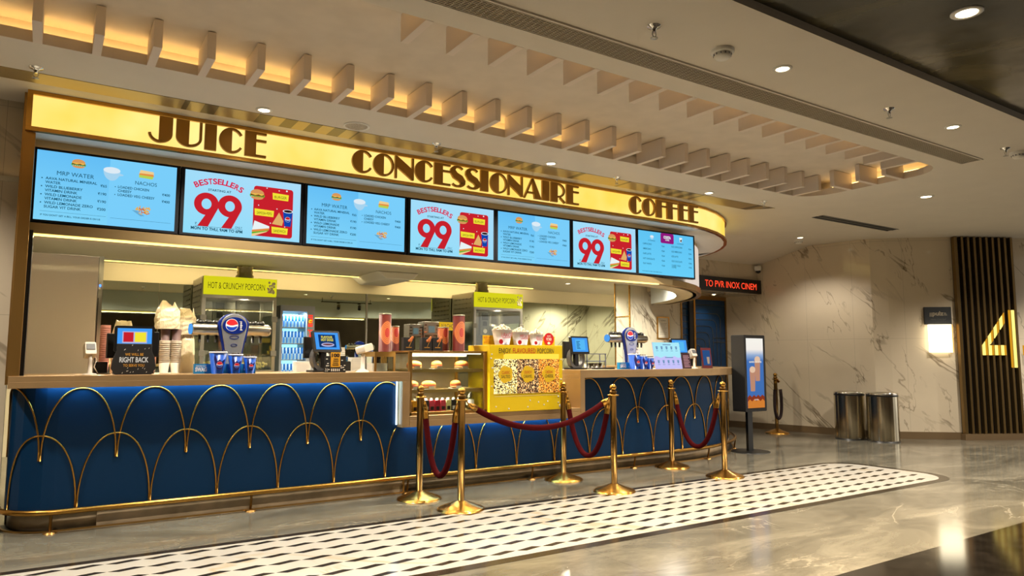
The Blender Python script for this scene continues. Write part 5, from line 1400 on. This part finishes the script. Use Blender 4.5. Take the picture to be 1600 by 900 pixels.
for r_, z, n in ((0, 0.245, 5), (1, 0.07, 5)):
    for k in range(n):
        x = -0.17 + 0.085 * k; b.prism([(x - 0.012, z), (x + 0.012, z), (x + 0.018, z + 0.04), (x - 0.018, z + 0.04)], 'xz', -0.007, -0.006); b.box(x - 0.02, x + 0.02, -0.007, -0.006, z - 0.02, z - 0.014)
b.box(-0.06, 0.08, -0.007, -0.006, 0.30, 0.312); b.box(-0.05, 0.09, -0.007, -0.006, 0.137, 0.149)
b.rot('X', -0.18); O('cup_drawings', b, emit('menu_stand_ink', (120, 160, 200), 0.9), bd)
t, bd = leanboard(6.93, 6.45, 0.0, 0.15, 0.20, mat('maroon_card', (54, 18, 34), 0.5), 'dark maroon placard right of the lilac menu stand', 'placard')
b = MB()
for k in range(8): b.box(-0.055, 0.055 - 0.012 * (k % 3), -0.006, -0.0045, 0.02 + 0.02 * k, 0.028 + 0.02 * k)
b.rot('X', -0.18); O('printed_lines', b, mat('pink_print', (190, 150, 170), 0.5), bd)
t, bd = leanboard(7.33, 6.47, 0.0, 0.19, 0.27, mat('red_frame', (96, 20, 26), 0.4), 'red framed card with an iced coffee picture at the right end of the counter', 'coffee_card', lean=-0.12)
b = MB(); b.box(-0.07, 0.07, -0.006, -0.0045, 0.04, 0.24).rot('X', -0.12); O('blue_picture', b, emit('coffee_card_blue', (60, 104, 170), 0.55), bd)
b = MB(); b.prism([(0.005, 0.06), (0.04, 0.06), (0.05, 0.15), (-0.003, 0.15)], 'xz', -0.008, -0.0065).rot('X', -0.12); O('glass_picture', b, emit('coffee_card_glass', (222, 190, 160), 0.6), bd)
# straws and small metal rack beside
stack(6.46, 6.95, 0.14, 0.1, 0.26, 'white stack of paper cups in sleeves right of the right drinks tower', 'cup_sleeves', M_paper, 'cups', 10)
t = T('tea_rack', 'low steel rack with small containers right of the third till', 'rack', (5.78, 6.95, ZT))
b = MB(); b.box(-0.16, 0.16, -0.06, 0.06, 0, 0.01)
for x in (-0.155, 0.145): b.box(x, x + 0.01, -0.06, -0.05, 0, 0.19); b.box(x, x + 0.01, 0.05, 0.06, 0, 0.19)
b.box(-0.16, 0.16, -0.06, 0.06, 0.18, 0.19); b.box(-0.16, 0.16, -0.06, 0.06, 0.09, 0.1); O('frame', b, M_steel, t)
for k in range(4):
    b = MB(); b.lathe([(0.028, 0), (0.03, 0.06)], -0.115 + 0.075 * k, 0, 0.0105, 14); O('container', b, M_steel_d if k % 2 else M_wplastic, t)
tag(O('power_bank_tray', MB().box(-0.14, 0.14, -0.05, 0.05, 0, 0.02), M_black, bev=0.003), 'thin black tray on the counter left of the right cup display', 'tray').location = (5.66, 6.62, ZT)

# ------------------------------------------------------------------ POPCORN MACHINES
M_louv = mat('louvred_steel', (150, 146, 134), 0.35, 0.9)
def popcorn_machine(x, y, lab):
    t = T('popcorn_machine', lab, 'popcorn machine', (x, y, 0))
    W2, D = 0.515, 0.80
    b = MB(); b.box(-W2, W2, 0, D, 0.0, 1.12); O('cabinet', b, M_steel, t, bev=0.004)
    b = MB()
    for sx in (-1, 1):
        for y0 in (0.0, D - 0.05): b.box(sx * W2 - (0.05 if sx > 0 else 0), sx * W2 + (0 if sx > 0 else 0.05), y0, y0 + 0.05, 1.12, 2.14)
    OS('frame_post', b, M_steel, t, bev=0.003)
    b = MB(); b.box(-W2, W2, 0, D, 2.14, 2.19); b.box(-W2, W2, 0.02, D, 2.19, 2.45); O('hood', b, M_steel, t, bev=0.004)
    b = MB(); b.prism([(-0.0, 2.19), (-0.03, 2.215), (-0.03, 2.45), (0.02, 2.45), (0.02, 2.19)], 'yz', -0.50, 0.50); sg_ = O('lit_header', b, emit('header_yellow', (226, 220, 30), 0.9), t)
    O('header_lettering', text('HOT & CRUNCHY POPCORN', -0.06, 2.275, 0.095, 0.78, y=-0.032, bold=-0.004), M_inkdark, sg_)
    b = MB(); rd = random.Random(4)
    for k in range(24): b.ball((0.42 + rd.uniform(-0.05, 0.05), -0.034, 2.32 + rd.uniform(-0.08, 0.09)), 0.019, 6, sc=(1, 0.3, 1))
    O('popcorn_print', b, mat('popcorn_cream', (240, 228, 196), 0.6), sg_)
    b = MB()
    for sx in (-1, 1): b.box(sx * W2 - 0.004, sx * W2 + 0.004, 0.04, D - 0.04, 1.93, 2.43)
    OS('side_panel', b, M_louv, t)
    b = MB()
    for r_ in range(5):
        for c in range(5): b.box(-W2 - 0.014, -W2 - 0.003, 0.10 + 0.13 * c, 0.19 + 0.13 * c, 2.01 + 0.08 * r_, 2.03 + 0.08 * r_)
    O('louvre_slots', b, M_steel_d, t)
    b = MB(); b.box(-W2 + 0.05, W2 - 0.05, 0.012, 0.02, 1.14, 2.12); b.box(-W2 + 0.012, -W2 + 0.02, 0.05, D - 0.05, 1.14, 1.93); b.box(W2 - 0.02, W2 - 0.012, 0.05, D - 0.05, 1.14, 1.93); OS('glass_pane', b, M_glass, t)
    b = MB(); b.lathe([(0.14, 1.62), (0.17, 1.64), (0.17, 1.86), (0.15, 1.9), (0.03, 1.92), (0.03, 2.14)], 0.05, 0.4, 0, 24); O('kettle', b, M_steel_d, t)
    b = MB()
    for sx in (-1, 1):
        for z in (1.36, 1.86): b.box(sx * (W2 - 0.025) - 0.04, sx * (W2 - 0.025) + 0.04, -0.012, 0.0, z - 0.04, z + 0.04)
    OS('hinge', b, M_steel_d, t, bev=0.002)
    b = MB(); b.box(-W2 + 0.02, W2 - 0.02, D - 0.02, D, 1.12, 2.14); O('back_panel', b, M_steel_d, t)
    b = MB(); b.box(-0.36, -0.18, 0.03, 0.10, 1.70, 2.10); cp = O('control_panel', b, M_steel_d, t)
    b = MB(); b.box(-0.33, -0.21, 0.022, 0.03, 1.96, 2.08); b.box(-0.31, -0.23, 0.022, 0.03, 1.86, 1.94); O('switches', b, M_black, cp)
    b = MB(); b.lathe([(0.04, 0.018), (0.045, 0.03)], -0.27, 1.77, 0, 16, ax='y'); O('dial', b, M_wplastic, cp)
    rd = random.Random(8); b = MB()
    for k in range(160): b.ball((rd.uniform(-0.42, 0.42), rd.uniform(0.08, 0.7), 1.14 + rd.uniform(0, 0.10)), 0.022, 6)
    O('popcorn_heap', b, mat('popcorn_yellow', (244, 216, 130), 0.7), t)['kind'] = 'stuff'
    l = bpy.data.lights.new('lamp', 'POINT'); l.energy = 9; l.color = (1, 0.85, 0.6); l.shadow_soft_size = 0.05
    o = bpy.data.objects.new('lamp', l); C.objects.link(o); o.parent = t; o.location = (0.1, 0.2, 2.05)
    return t
pm = popcorn_machine(2.315, 10.69, 'stainless popcorn machine with a yellow header behind the left drinks tower')
dup(pm, (6.74, 10.72, 0), label='stainless popcorn machine with a yellow header behind the popcorn poster')
def duct(x, y, lab):
    b = MB(); b.lathe([(0.11, 0.20), (0.115, 0.17), (0.105, 0.14), (0.115, 0.11), (0.105, 0.08), (0.13, 0.05), (0.12, 0.02), (0.10, 0.0)], n=20)
    o = O('exhaust_duct', b, mat('foil', (150, 140, 110), 0.3, 0.9, bump=0.5, bscale=40)); o.location = (x, y, 2.45); tag(o, lab, 'duct')
duct(2.42, 10.95, 'crumpled silver exhaust duct above the first popcorn machine'); duct(6.52, 10.95, 'crumpled silver exhaust duct above the second popcorn machine')

# drinks cooler
t = T('drinks_cooler', 'upright lit drinks cooler full of blue and silver cans', 'fridge', (3.21, 10.98, 0))
b = MB(); b.box(-0.24, 0.29, 0.02, 0.55, 0.0, 0.98); b.box(-0.24, -0.205, 0.0, 0.49, 0.981, 2.009); b.box(0.17, 0.29, 0.0, 0.49, 0.981, 2.009); b.box(-0.24, 0.29, 0.0, 0.55, 2.01, 2.10); b.box(-0.24, 0.29, 0.50, 0.55, 0.981, 2.009); O('body', b, mat('cooler_grey', (150, 154, 160), 0.4), t)
b = MB(); b.box(-0.205, 0.17, 0.485, 0.497, 1.0, 2.0); O('lit_back', b, emit('cooler_back', (150, 225, 255), 1.6), t)
b = MB()
for z in (1.02, 1.27, 1.52, 1.77): b.box(-0.205, 0.17, 0.05, 0.48, z - 0.012, z)
OS('shelf', b, M_steel_d, t)
b = text('Red Bull', 0, 0, 0.07, 0.42, bold=0.02); b.rot('Y', -PI / 2); b.mv(0.255, -0.004, 1.75); O('red_lettering', b, emit('cooler_red', (255, 50, 30), 1.6), t)
b = disc(0.225, 1.86, 0.03, 0.03, -0.003); O('sun_badge', b, emit('cooler_yellow', (255, 190, 20), 1.4), t)
l = bpy.data.lights.new('lamp', 'AREA'); l.shape = 'RECTANGLE'; l.size = 0.33; l.size_y = 0.05; l.energy = 10; l.color = (0.6, 0.85, 1)
o = bpy.data.objects.new('lamp', l); C.objects.link(o); o.parent = t; o.location = (-0.02, 0.05, 1.99); o.rotation_euler = (0.3, 0, 0)
s_ = NT('can_print'); sp = s_.n('ShaderNodeSeparateXYZ'); s_.put(sp.inputs[0], s_.coord('Object'))
f = s_.math('GREATER_THAN', s_.math('MULTIPLY', s_.math('SUBTRACT', sp.outputs[2], 0.09), s_.math('SIGN', sp.outputs[0])), 0.0)
s_.put(s_.b.inputs['Base Color'], s_.mix(f, rgb(40, 110, 200), rgb(210, 224, 236))); s_.b.inputs['Roughness'].default_value = 0.3; s_.b.inputs['Metallic'].default_value = 0.3
s_.put(s_.b.inputs['Emission Color'], s_.mix(f, rgb(20, 110, 190), rgb(110, 200, 240))); s_.b.inputs['Emission Strength'].default_value = 0.35  # slight glow added to the cans so they look lit by the cooler
b = MB(); b.lathe([(0.02, 0), (0.0245, 0.008), (0.0245, 0.175), (0.02, 0.185)], n=14); can = O('drink_can', b, s_.M)
shn = ['bottom', 'third', 'second', 'top']
first = True
for r_, z in enumerate((1.0215, 1.2715, 1.5215, 1.7715)):
    for k in range(7):
        lab = 'slim blue and silver drink can on the %s shelf of the lit cooler' % shn[r_]; loc = (3.21 - 0.18 + 0.053 * k, 11.06, z)
        if first: can.location = loc; tag(can, lab, 'can', 'drink cans in the lit cooler'); first = False
        else:
            c = dup(can, loc, label=lab); c['group'] = 'drink cans on the %s shelf of the cooler' % shn[r_]
can['group'] = 'drink cans on the bottom shelf of the cooler'
# kitchen back counter
t = T('work_bench', 'steel work bench along the kitchen back wall', 'bench', (4.8, 11.2, 0))
b = MB(); b.box(3.55, 6.15, 10.95, 11.5, 0.86, 0.9); O('worktop', b, M_steel, t, world=True)
b = MB(); b.box(3.6, 6.1, 11.0, 11.45, 0.0, 0.86); O('cabinet', b, M_steel_d, t, world=True)
# track lights over the kitchen
t = T('track_light', 'black ceiling track with two spotlights, seen in the kitchen mirror', 'track light', (5.75, 7.35, 2.65))
b = MB(); b.box(-0.6, 0.6, -0.015, 0.015, -0.10, -0.08); b.box(-0.58, -0.57, -0.005, 0.005, -0.08, 0); b.box(0.57, 0.58, -0.005, 0.005, -0.08, 0); O('track', b, M_black, t)
for x in (-0.2, 0.3):
    b = MB(); b.box(x - 0.03, x + 0.03, -0.015, 0.015, -0.12, -0.10); O('adapter', b, M_black, t)
    b = MB(); b.lathe([(0.035, -0.06), (0.035, 0.06)], n=16); b.rot('X', 0.9); b.rot('Z', 0.4); b.mv(x, 0.02, -0.20); O('spot_head', b, M_black, t)

# ------------------------------------------------------------------ PASTRY CASE
t = T('pastry_case', 'glass pastry display case with bronze frame set into the counter', 'display case', (3.33, 6.60, 0.742))
X0, X1, Y0_, Y1_, Z0, Z1 = 2.955, 3.84, 6.33, 6.98, 0.742, 1.362
b = MB()
for x in (X0, X1 - 0.035):
    for y in (Y0_, Y1_ - 0.03): b.box(x, x + 0.035, y, y + 0.03, Z0, Z1)
b.box(X0, X1, Y0_, Y1_, Z1 - 0.012, Z1 + 0.006); b.box(X0, X1, Y0_, Y0_ + 0.03, Z0, Z0 + 0.03); b.box(X0, X1, Y1_ - 0.03, Y1_, Z0, Z0 + 0.03)
O('frame', b, M_brass_d, t, bev=0.003, world=True)
b = MB(); b.box(X0 + 0.035, X1 - 0.035, Y0_ + 0.008, Y0_ + 0.014, Z0 + 0.03, Z1 - 0.012); b.box(X0 + 0.01, X0 + 0.016, Y0_ + 0.03, Y1_ - 0.03, Z0 + 0.42, Z1 - 0.012); b.box(X1 - 0.016, X1 - 0.01, Y0_ + 0.03, Y1_ - 0.03, Z0 + 0.03, Z1 - 0.012); OS('glass_pane', b, M_glass2, t, world=True)
b = MB()
for z in (0.985, 1.185): b.box(X0 + 0.02, X1 - 0.02, Y0_ + 0.06, Y1_ - 0.05, z - 0.008, z); b.box(X0 + 0.02, X1 - 0.02, Y0_ + 0.05, Y0_ + 0.062, z - 0.03, z + 0.002)
b.box(X0 + 0.02, X1 - 0.02, Y0_ + 0.02, Y1_ - 0.03, Z0 + 0.002, Z0 + 0.02); OS('shelf', b, mat('shelf_gold', (222, 190, 120), 0.3, 0.7), t, world=True)
b = MB(); b.box(X0 + 0.05, X1 - 0.05, Y1_ - 0.04, Y1_ - 0.03, Z0 + 0.03, Z1 - 0.02); O('back_mirror', b, mat('case_back', (196, 176, 138), 0.3), t, world=True)
b = MB(); b.lathe([(0.012, 0.0), (0.012, 0.62)], 6.40, 1.325, X0 + 0.05, 12, ax='x'); O('tube_light', b, emit('tube_white', (255, 236, 196), 9.0), t, world=True)
b = MB(); b.box(X0 + 0.05, X1 - 0.05, 6.375, 6.38, 1.335, 1.345); 
for z in (0.955, 1.155):
    b.box(X0 + 0.05, X1 - 0.05, 6.395, 6.405, z, z + 0.006)
O('shelf_light', b, emit('shelf_led', (255, 226, 170), 5.0), t, world=True)
l = bpy.data.lights.new('lamp', 'AREA'); l.shape = 'RECTANGLE'; l.size = 0.6; l.size_y = 0.03; l.energy = 9; l.color = (1, 0.88, 0.66)
o = bpy.data.objects.new('lamp', l); C.objects.link(o); o.location = (3.33, 6.42, 1.33); o['category'] = 'lamp' if False else ''; del o['category']
for z_ in (1.172, 0.972):
    o2 = bpy.data.objects.new('lamp', l); C.objects.link(o2); o2.location = (3.33, 6.43, z_)
def loaf(kind, x, y, z, lab):
    t = T('sandwich', lab, 'sandwich', (x, y, z))
    b = MB(); b.box(-0.06, 0.06, -0.05, 0.05, 0, 0.006); O('paper_tray', b, M_paper, t)
    w_ = 0.085 if kind else 0.06
    b = MB(); b.ball((0, 0, 0.02), 1, 16, sc=(w_, 0.045, 0.016)); O('bottom_bun', b, mat('bread', (226, 164, 92), 0.7), t)
    b = MB(); b.ball((0, 0, 0.036), 1, 14, sc=(w_ * 1.02, 0.047, 0.010)); O('filling', b, mat('filling', (196, 74, 34) if kind else (140, 160, 60), 0.6), t)
    b = MB(); b.ball((0, 0, 0.048), 1, 16, sc=(w_ * 0.96, 0.045, 0.038)); O('top_bun', b, mat('bread_top', (214, 136, 66), 0.6, vary=0.15, bscale=30), t)
    b = MB(); b.box(-0.03, 0.03, -0.075, -0.072, 0.0, 0.03); O('price_tag', b, M_paper, t)
for kind, x, z, lab in ((1, 3.08, 1.186, 'sandwich at the left of the upper pastry case shelf'), (0, 3.33, 1.186, 'round bun in the middle of the upper pastry case shelf'), (1, 3.62, 1.186, 'long filled roll at the right of the upper pastry case shelf'),
                        (0, 3.07, 0.986, 'bun at the left of the lower pastry case shelf'), (1, 3.24, 0.986, 'filled roll in the middle of the lower pastry case shelf'), (0, 3.55, 0.986, 'burger at the right of the lower pastry case shelf')):
    loaf(kind, x, 6.48, z, lab)
cols = [('amber', (240, 170, 30)), ('amber', (240, 170, 30)), ('black', (30, 26, 28)), ('pink', (214, 70, 90)), ('red', (190, 30, 60)), ('pink', (214, 70, 90)), ('cream', (226, 220, 150)), ('black', (30, 26, 28)), ('cream', (226, 220, 150))]
ordl = {}
for k, (cn, cc) in enumerate(cols):
    t = T('juice_pack', '', 'drink', (3.06 + 0.062 * k, 6.42, 0.7625), group='juice packs along the bottom of the pastry case')
    ordl[cn] = ordl.get(cn, 0) + 1
    t['label'] = '%s juice pack on the pastry case floor, %s from the left' % (cn, ordn[k])
    b = MB(); b.rbox(-0.027, 0.027, -0.02, 0.02, 0.0, 0.115, 0.006); O('pack', b, mat('pack_' + cn, cc, 0.35), t)
    b = MB(); b.lathe([(0.012, 0.115), (0.012, 0.135)], 0, 0, 0, 10); O('cap', b, M_paper, t)
    b = MB(); b.box(-0.018, 0.018, -0.0212, -0.02, 0.02, 0.055); O('pack_label', b, M_paper if cn == 'black' else mat('pack_black', (30, 26, 28), 0.35), t)
for k in range(2):
    t = T('water_bottle', 'clear water bottle at the right of the pastry case floor, %s one' % ('nearer' if k == 0 else 'farther'), 'bottle', (3.70 + 0.03 * k, 6.42 + 0.09 * k, 0.7625))
    b = MB(); b.lathe([(0.03, 0), (0.032, 0.01), (0.032, 0.15), (0.012, 0.185), (0.012, 0.20)], n=16); O('bottle', b, M_glass2, t)
    b = MB(); b.lathe([(0.0325, 0.05), (0.0325, 0.11)], n=16, cap=False); O('bottle_label', b, M_paper, t); b = MB(); b.lathe([(0.014, 0.195), (0.014, 0.215)], n=12); O('cap', b, M_paper, t)
# small side case left of it
t = T('side_case', 'low bronze framed glass case behind the scanner', 'display case', (2.83, 6.75, ZT))
b = MB(); b.box(2.72, 2.94, 6.62, 6.95, ZT + 0.145, ZT + 0.195)
for x in (2.72, 2.92): b.box(x, x + 0.02, 6.62, 6.64, ZT, ZT + 0.15); b.box(x, x + 0.02, 6.93, 6.95, ZT, ZT + 0.15)
O('frame', b, M_brass_d, t, world=True)
b = MB(); b.box(2.74, 2.92, 6.628, 6.632, ZT, ZT + 0.145); O('glass_pane', b, M_glass2, t, world=True)
b = MB(); b.box(2.75, 2.91, 6.75, 6.90, ZT, ZT + 0.08); O('white_box', b, M_paper, t, world=True)

# on top of the case: boxes, tins, warmers
ZK = 1.369
M_tin = NT('tin_print'); s_ = M_tin
sp = s_.n('ShaderNodeSeparateXYZ'); s_.put(sp.inputs[0], s_.coord('Object'))
rx_ = s_.math('DIVIDE', sp.outputs[0], 0.062); rz_ = s_.math('DIVIDE', s_.math('SUBTRACT', sp.outputs[2], 0.19), 0.12)
rr_ = s_.math('SQRT', s_.math('ADD', s_.math('MULTIPLY', rx_, rx_), s_.math('MULTIPLY', rz_, rz_)))
rings = s_.math('GREATER_THAN', s_.math('FRACT', s_.math('MULTIPLY', rr_, 7.0)), 0.45)
inner = s_.math('LESS_THAN', rr_, 0.42); outer = s_.math('LESS_THAN', rr_, 1.0)
c_ = s_.mix(rings, rgb(176, 98, 48), rgb(128, 60, 30)); c_ = s_.mix(outer, rgb(84, 16, 12), c_); c_ = s_.mix(inner, c_, rgb(140, 32, 22))
s_.put(s_.b.inputs['Base Color'], c_); s_.b.inputs['Roughness'].default_value = 0.6; s_.b.inputs['Specular IOR Level'].default_value = 0.2
def tin(x, y, z, h, r, lab):
    t = T('popcorn_tin', lab, 'tin', (x, y, z), group='tall round popcorn tins')
    k = h / 0.385; 
    b = MB(); b.lathe([(r, 0.0), (r, h)], n=28); o = O('tin_body', b, M_tin.M, t); 
    b = MB(); b.lathe([(r * 1.02, h - 0.012), (r * 1.04, h - 0.006), (r * 1.02, h), (1e-4, h + 0.001)], n=28, cap=False); O('lid', b, M_steel, t)
    b = text('CORN', 0, 0.20 * k, 0.022, 0.045, y=-r - 0.003, bold=0.02); b._join(text('PUNNET', 0, 0.17 * k, 0.018, 0.045, y=-r - 0.003, bold=0.02), None)
    return t
tin(2.865, 6.72, ZT + 0.196, 0.385, 0.062, 'tall orange patterned popcorn tin standing left of the pastry case top')
tin(3.035, 6.86, ZK, 0.26, 0.045, 'short orange tin half hidden behind the tall left one')
tin(3.475, 6.62, ZK, 0.25, 0.058, 'short dark orange tin in front of the nacho warmer')
tin(3.595, 6.50, ZK, 0.375, 0.062, 'tall orange patterned popcorn tin at the right of the pastry case top')
def blackbox(x, y, lab):
    t = T('snack_box', lab, 'box', (x, y, ZK), group='black snack boxes on the pastry case')
    b = MB(); b.box(-0.056, 0.056, -0.03, 0.03, 0, 0.132); bd = O('carton', b, M_blackm, t, bev=0.002)
    b = MB(); rd = random.Random(2)
    for k in range(7): b.ball((0.02 + rd.uniform(-0.02, 0.02), -0.031, 0.115 + rd.uniform(-0.02, 0.02)), 0.014, 8, sc=(1, 0.25, 1))
    O('caramel_print', b, mat('caramel', (214, 120, 60), 0.5), bd)
    b = text('4700BC', 0, 0.03, 0.014, 0.06, y=-0.0312) if False else MB().box(-0.03, 0.03, -0.0312, -0.0302, 0.03, 0.036); b.prism([(0.0, 0.04), (0.004, 0.04), (0.028, 0.09), (0.022, 0.09)], 'xz', -0.0312, -0.0302); O('gold_print', b, mat('gold_print', (206, 150, 56), 0.5), bd)
    return t
blackbox(3.015, 6.50, 'black snack box on the pastry case, leftmost of three'); blackbox(3.215, 6.50, 'black snack box on the pastry case, middle of three'); blackbox(3.335, 6.50, 'black snack box on the pastry case, rightmost of three')
def warmer(x, y, w_, h, lab, nacho=False):
    t = T('snack_warmer', lab, 'food warmer', (x, y, ZK))
    b = MB(); b.box(-w_ / 2, w_ / 2, 0, 0.14, 0.0, 0.015)
    for sx in (-1, 1): b.box(sx * w_ / 2 - (0.012 if sx > 0 else 0), sx * w_ / 2 + (0 if sx > 0 else 0.012), 0, 0.14, 0.015, h * 0.55)
    O('frame', b, M_steel, t)
    b = MB(); b.box(-w_ / 2, w_ / 2, 0.0, 0.14, h * 0.55, h); hd = O('hood', b, M_steel_d, t, bev=0.003)
    b = MB(); b.box(-w_ * 0.2, w_ * 0.2, -0.002, 0, h * 0.62, h * 0.85); O('blue_label', b, mat('slate_blue', (70, 96, 110), 0.4), hd)
    b = MB()
    for sx in (-1, 1):
        for r_ in range(3): b.box(sx * w_ * 0.38 - 0.014, sx * w_ * 0.38 + 0.014, -0.004, 0, h * (0.63 + 0.12 * r_), h * (0.66 + 0.12 * r_))
    O('louvre_slots', b, M_chrome, hd)
    b = MB(); b.box(-w_ / 2 + 0.012, w_ / 2 - 0.012, 0.004, 0.008, 0.015, h * 0.55); O('glass_pane', b, M_glass2, t)
    if nacho:
        b = MB(); b.box(w_ / 2 + 0.004, w_ / 2 + 0.22, 0.0, 0.012, h * 0.72, h * 1.0); b.box(w_ / 2 - 0.01, w_ / 2 + 0.01, 0.0, 0.012, h * 0.5, h); ns = O('yellow_sign', b, emit('nacho_yellow', (240, 190, 40), 0.8), t)
        O('sign_lettering', text('NACHOS', w_ / 2 + 0.11, h * 0.79, 0.05, 0.17, y=-0.002, bold=0.0), M_inkdark, ns)
    return t
warmer(3.255, 6.82, 0.15, 0.285, 'small steel snack warmer on the pastry case, left one'); warmer(3.44, 6.82, 0.19, 0.315, 'small steel snack warmer with a yellow NACHOS sign', True)

# ------------------------------------------------------------------ POPCORN POSTER BOX
t = T('popcorn_cabinet', 'yellow ENJOY FLAVOURED POPCORN cabinet with three popcorn windows', 'display case', (4.31, 6.28, 0.742))
b = MB(); b.box(-0.47, 0.47, 0.0, 0.45, 0.0, 0.69); bx = O('box', b, mat('cabinet_yellow', (240, 204, 14), 0.45), t, bev=0.003)
def popmat(nm, cols_):
    s_ = NT(nm); vo = s_.n('ShaderNodeTexVoronoi'); vo.inputs['Scale'].default_value = 105; s_.put(vo.inputs['Vector'], s_.coord('Object'))
    f = s_.math('FRACT', s_.math('MULTIPLY', vo.outputs['Color'], 1.7)) if False else vo.outputs['Distance']
    sp = s_.n('ShaderNodeSeparateColor'); s_.put(sp.inputs[0], vo.outputs['Color'])
    c = s_.ramp(sp.outputs[0], cols_); s_.put(s_.b.inputs['Base Color'], c)
    s_.put(s_.b.inputs['Emission Color'], c); s_.b.inputs['Emission Strength'].default_value = 0.55
    return s_.M
K_ = rgb(60, 40, 16)
P1 = popmat('popcorn_salted', [(0.3, K_), (0.42, rgb(206, 180, 70)), (0.62, rgb(250, 240, 170)), (1, rgb(255, 250, 210))])
P2 = popmat('popcorn_caramel', [(0.42, rgb(44, 24, 14)), (0.52, rgb(110, 60, 36)), (0.68, rgb(206, 160, 100)), (1, rgb(250, 226, 170))])
P3 = popmat('popcorn_cheese', [(0.28, rgb(70, 36, 10)), (0.42, rgb(196, 110, 26)), (0.66, rgb(238, 160, 50)), (1, rgb(255, 206, 110))])
for (xa, xb), pm_, (l1, l2) in zip(((-0.42, -0.135), (-0.135, 0.145), (0.145, 0.42)), (P1, P2, P3), (('CLASSIC', 'SALTED'), ('CRUNCHY', 'CARAMEL'), ('CHEDDAR', 'CHEESE'))):
    b = MB(); b.box(xa, xb, -0.004, -0.001, 0.185, 0.545); wn = O('popcorn_window', b, pm_, t)
    cx = (xa + xb) / 2; cz = 0.385
    b = MB()
    pts = []
    for k in range(40):
        a = 2 * PI * k / 40; r_ = 0.075 * (1 + 0.16 * abs(math.sin(2.5 * a))); pts.append((cx + r_ * 1.05 * math.cos(a), cz + r_ * 1.05 * math.sin(a)))
    b.prism(pts, 'xz', -0.007, -0.004); bl = O('yellow_badge', b, mat('cabinet_yellow2', (244, 200, 30), 0.5), wn)
    O('badge_lettering', text(l1, cx, cz + 0.006, 0.032, 0.10, y=-0.008, bold=0.0), M_red, wn)
    O('badge_lettering', text(l2, cx, cz - 0.038, 0.034, 0.11, y=-0.008, bold=0.0), M_inkdark, wn)
b = MB(); b.box(-0.30, 0.42, -0.003, -0.0005, 0.545, 0.60); O('glowing_band', b, emit('warm_band', (255, 206, 70), 1.3), t)
b = text('ENJOY', -0.285, 0.608, 0.055, 0.15, y=-0.004); b._join(text('POPCORN', 0.24, 0.608, 0.055, 0.22, y=-0.004), None); O('dark_lettering', b, M_inkdark, bx)
O('red_lettering', text('FLAVOURED', -0.04, 0.608, 0.055, 0.29, y=-0.004), M_red, bx)
b = MB(); rd = random.Random(12)
for k in range(22):
    e_ = rd.random()
    x, z = (rd.choice([-0.445, 0.445]) + rd.uniform(-0.01, 0.01), rd.uniform(0.03, 0.67)) if e_ < 0.5 else (rd.uniform(-0.43, 0.43), rd.uniform(0.03, 0.15))
    b.ball((x, -0.001, z), 0.009 if k else 0.02, 8, sc=(1, 0.2, 1))
b.box(-0.41, 0.41, -0.0015, 0.0, 0.158, 0.160)
O('popcorn_dots', b, M_paper, bx)
# bucket display on top
zb_ = 0.742 + 0.691
t = T('bucket_display', 'yellow strip printed with red badges, standing on the popcorn cabinet', 'display', (4.32, 6.33, zb_))
b = MB(); b.box(-0.47, 0.47, 0.105, 0.115, 0.0, 0.105); b.box(-0.47, 0.47, -0.02, 0.115, 0.0, 0.004); st = O('yellow_strip', b, M_yellow, t)
b = text('SIZE UP', -0.42, 0.072, 0.022, 0.085, y=0.104, bold=0.01); b._join(text('YOUR', -0.42, 0.046, 0.02, 0.055, y=0.104), None); b._join(text('APPETITE', -0.42, 0.02, 0.02, 0.085, y=0.104), None); O('lettering', b, M_red, st)
b = disc(0.385, 0.075, 0.07, 0.07, 0.10, 28); rb = O('red_badge', b, M_red, st)
b = text('ADD', 0.385, 0.10, 0.018, 0.05, y=0.0985); b._join(text('\u20b930', 0.385, 0.06, 0.03, 0.07, y=0.0985, bold=0.03), None); b._join(disc(0.385, 0.03, 0.02, 0.015, 0.0985, 12), None); O('badge_print', b, M_paper, rb)
def bucket(x, h, r, word, lab):
    t = T('popcorn_bucket', lab, 'bucket', (x, 6.375, zb_ + 0.0045))
    b = MB(); b.lathe([(r * 0.72, 0.0), (r, h), (r * 1.03, h + 0.003), (r * 0.97, h)], n=32); bd = O('bucket', b, mat('bucket_white', (238, 232, 236), 0.4), t)
    O('red_lettering', text(word, 0, h * 0.52, 0.048 * h / 0.155, r * 1.3, y=-r * 0.93, bold=-0.005), M_red, bd)
    b = MB(); b.box(-r * 0.55, r * 0.55, -r * 0.92, -r * 0.905, h * 0.45, h * 0.48); O('red_line', b, M_red, bd)
    b = disc(-r * 0.62, h * 0.2, r * 0.24, r * 0.24, -r * 0.80, 20); O('price_badge', b, M_red, bd)
    b = MB(); rd = random.Random(int(x * 100))
    for k in range(70):
        a = rd.uniform(0, 2 * PI); q_ = rd.random() ** 0.5; rr = r * 0.92 * q_
        z = h + (1 - q_) * 0.055 + rd.uniform(-0.004, 0.008)
        b.ball((rr * math.cos(a), rr * math.sin(a), z), rd.uniform(0.010, 0.015), 6)
    O('popcorn', b, mat('popcorn_cream', (240, 228, 196), 0.6), t)['kind'] = 'stuff'
bucket(4.05, 0.155, 0.108, 'LARGE', 'white LARGE popcorn bucket on the yellow cabinet'); bucket(4.285, 0.135, 0.098, 'MEDIUM', 'white MEDIUM popcorn bucket on the yellow cabinet'); bucket(4.495, 0.115, 0.082, 'REGULAR', 'white REGULAR popcorn bucket, smallest of the three')
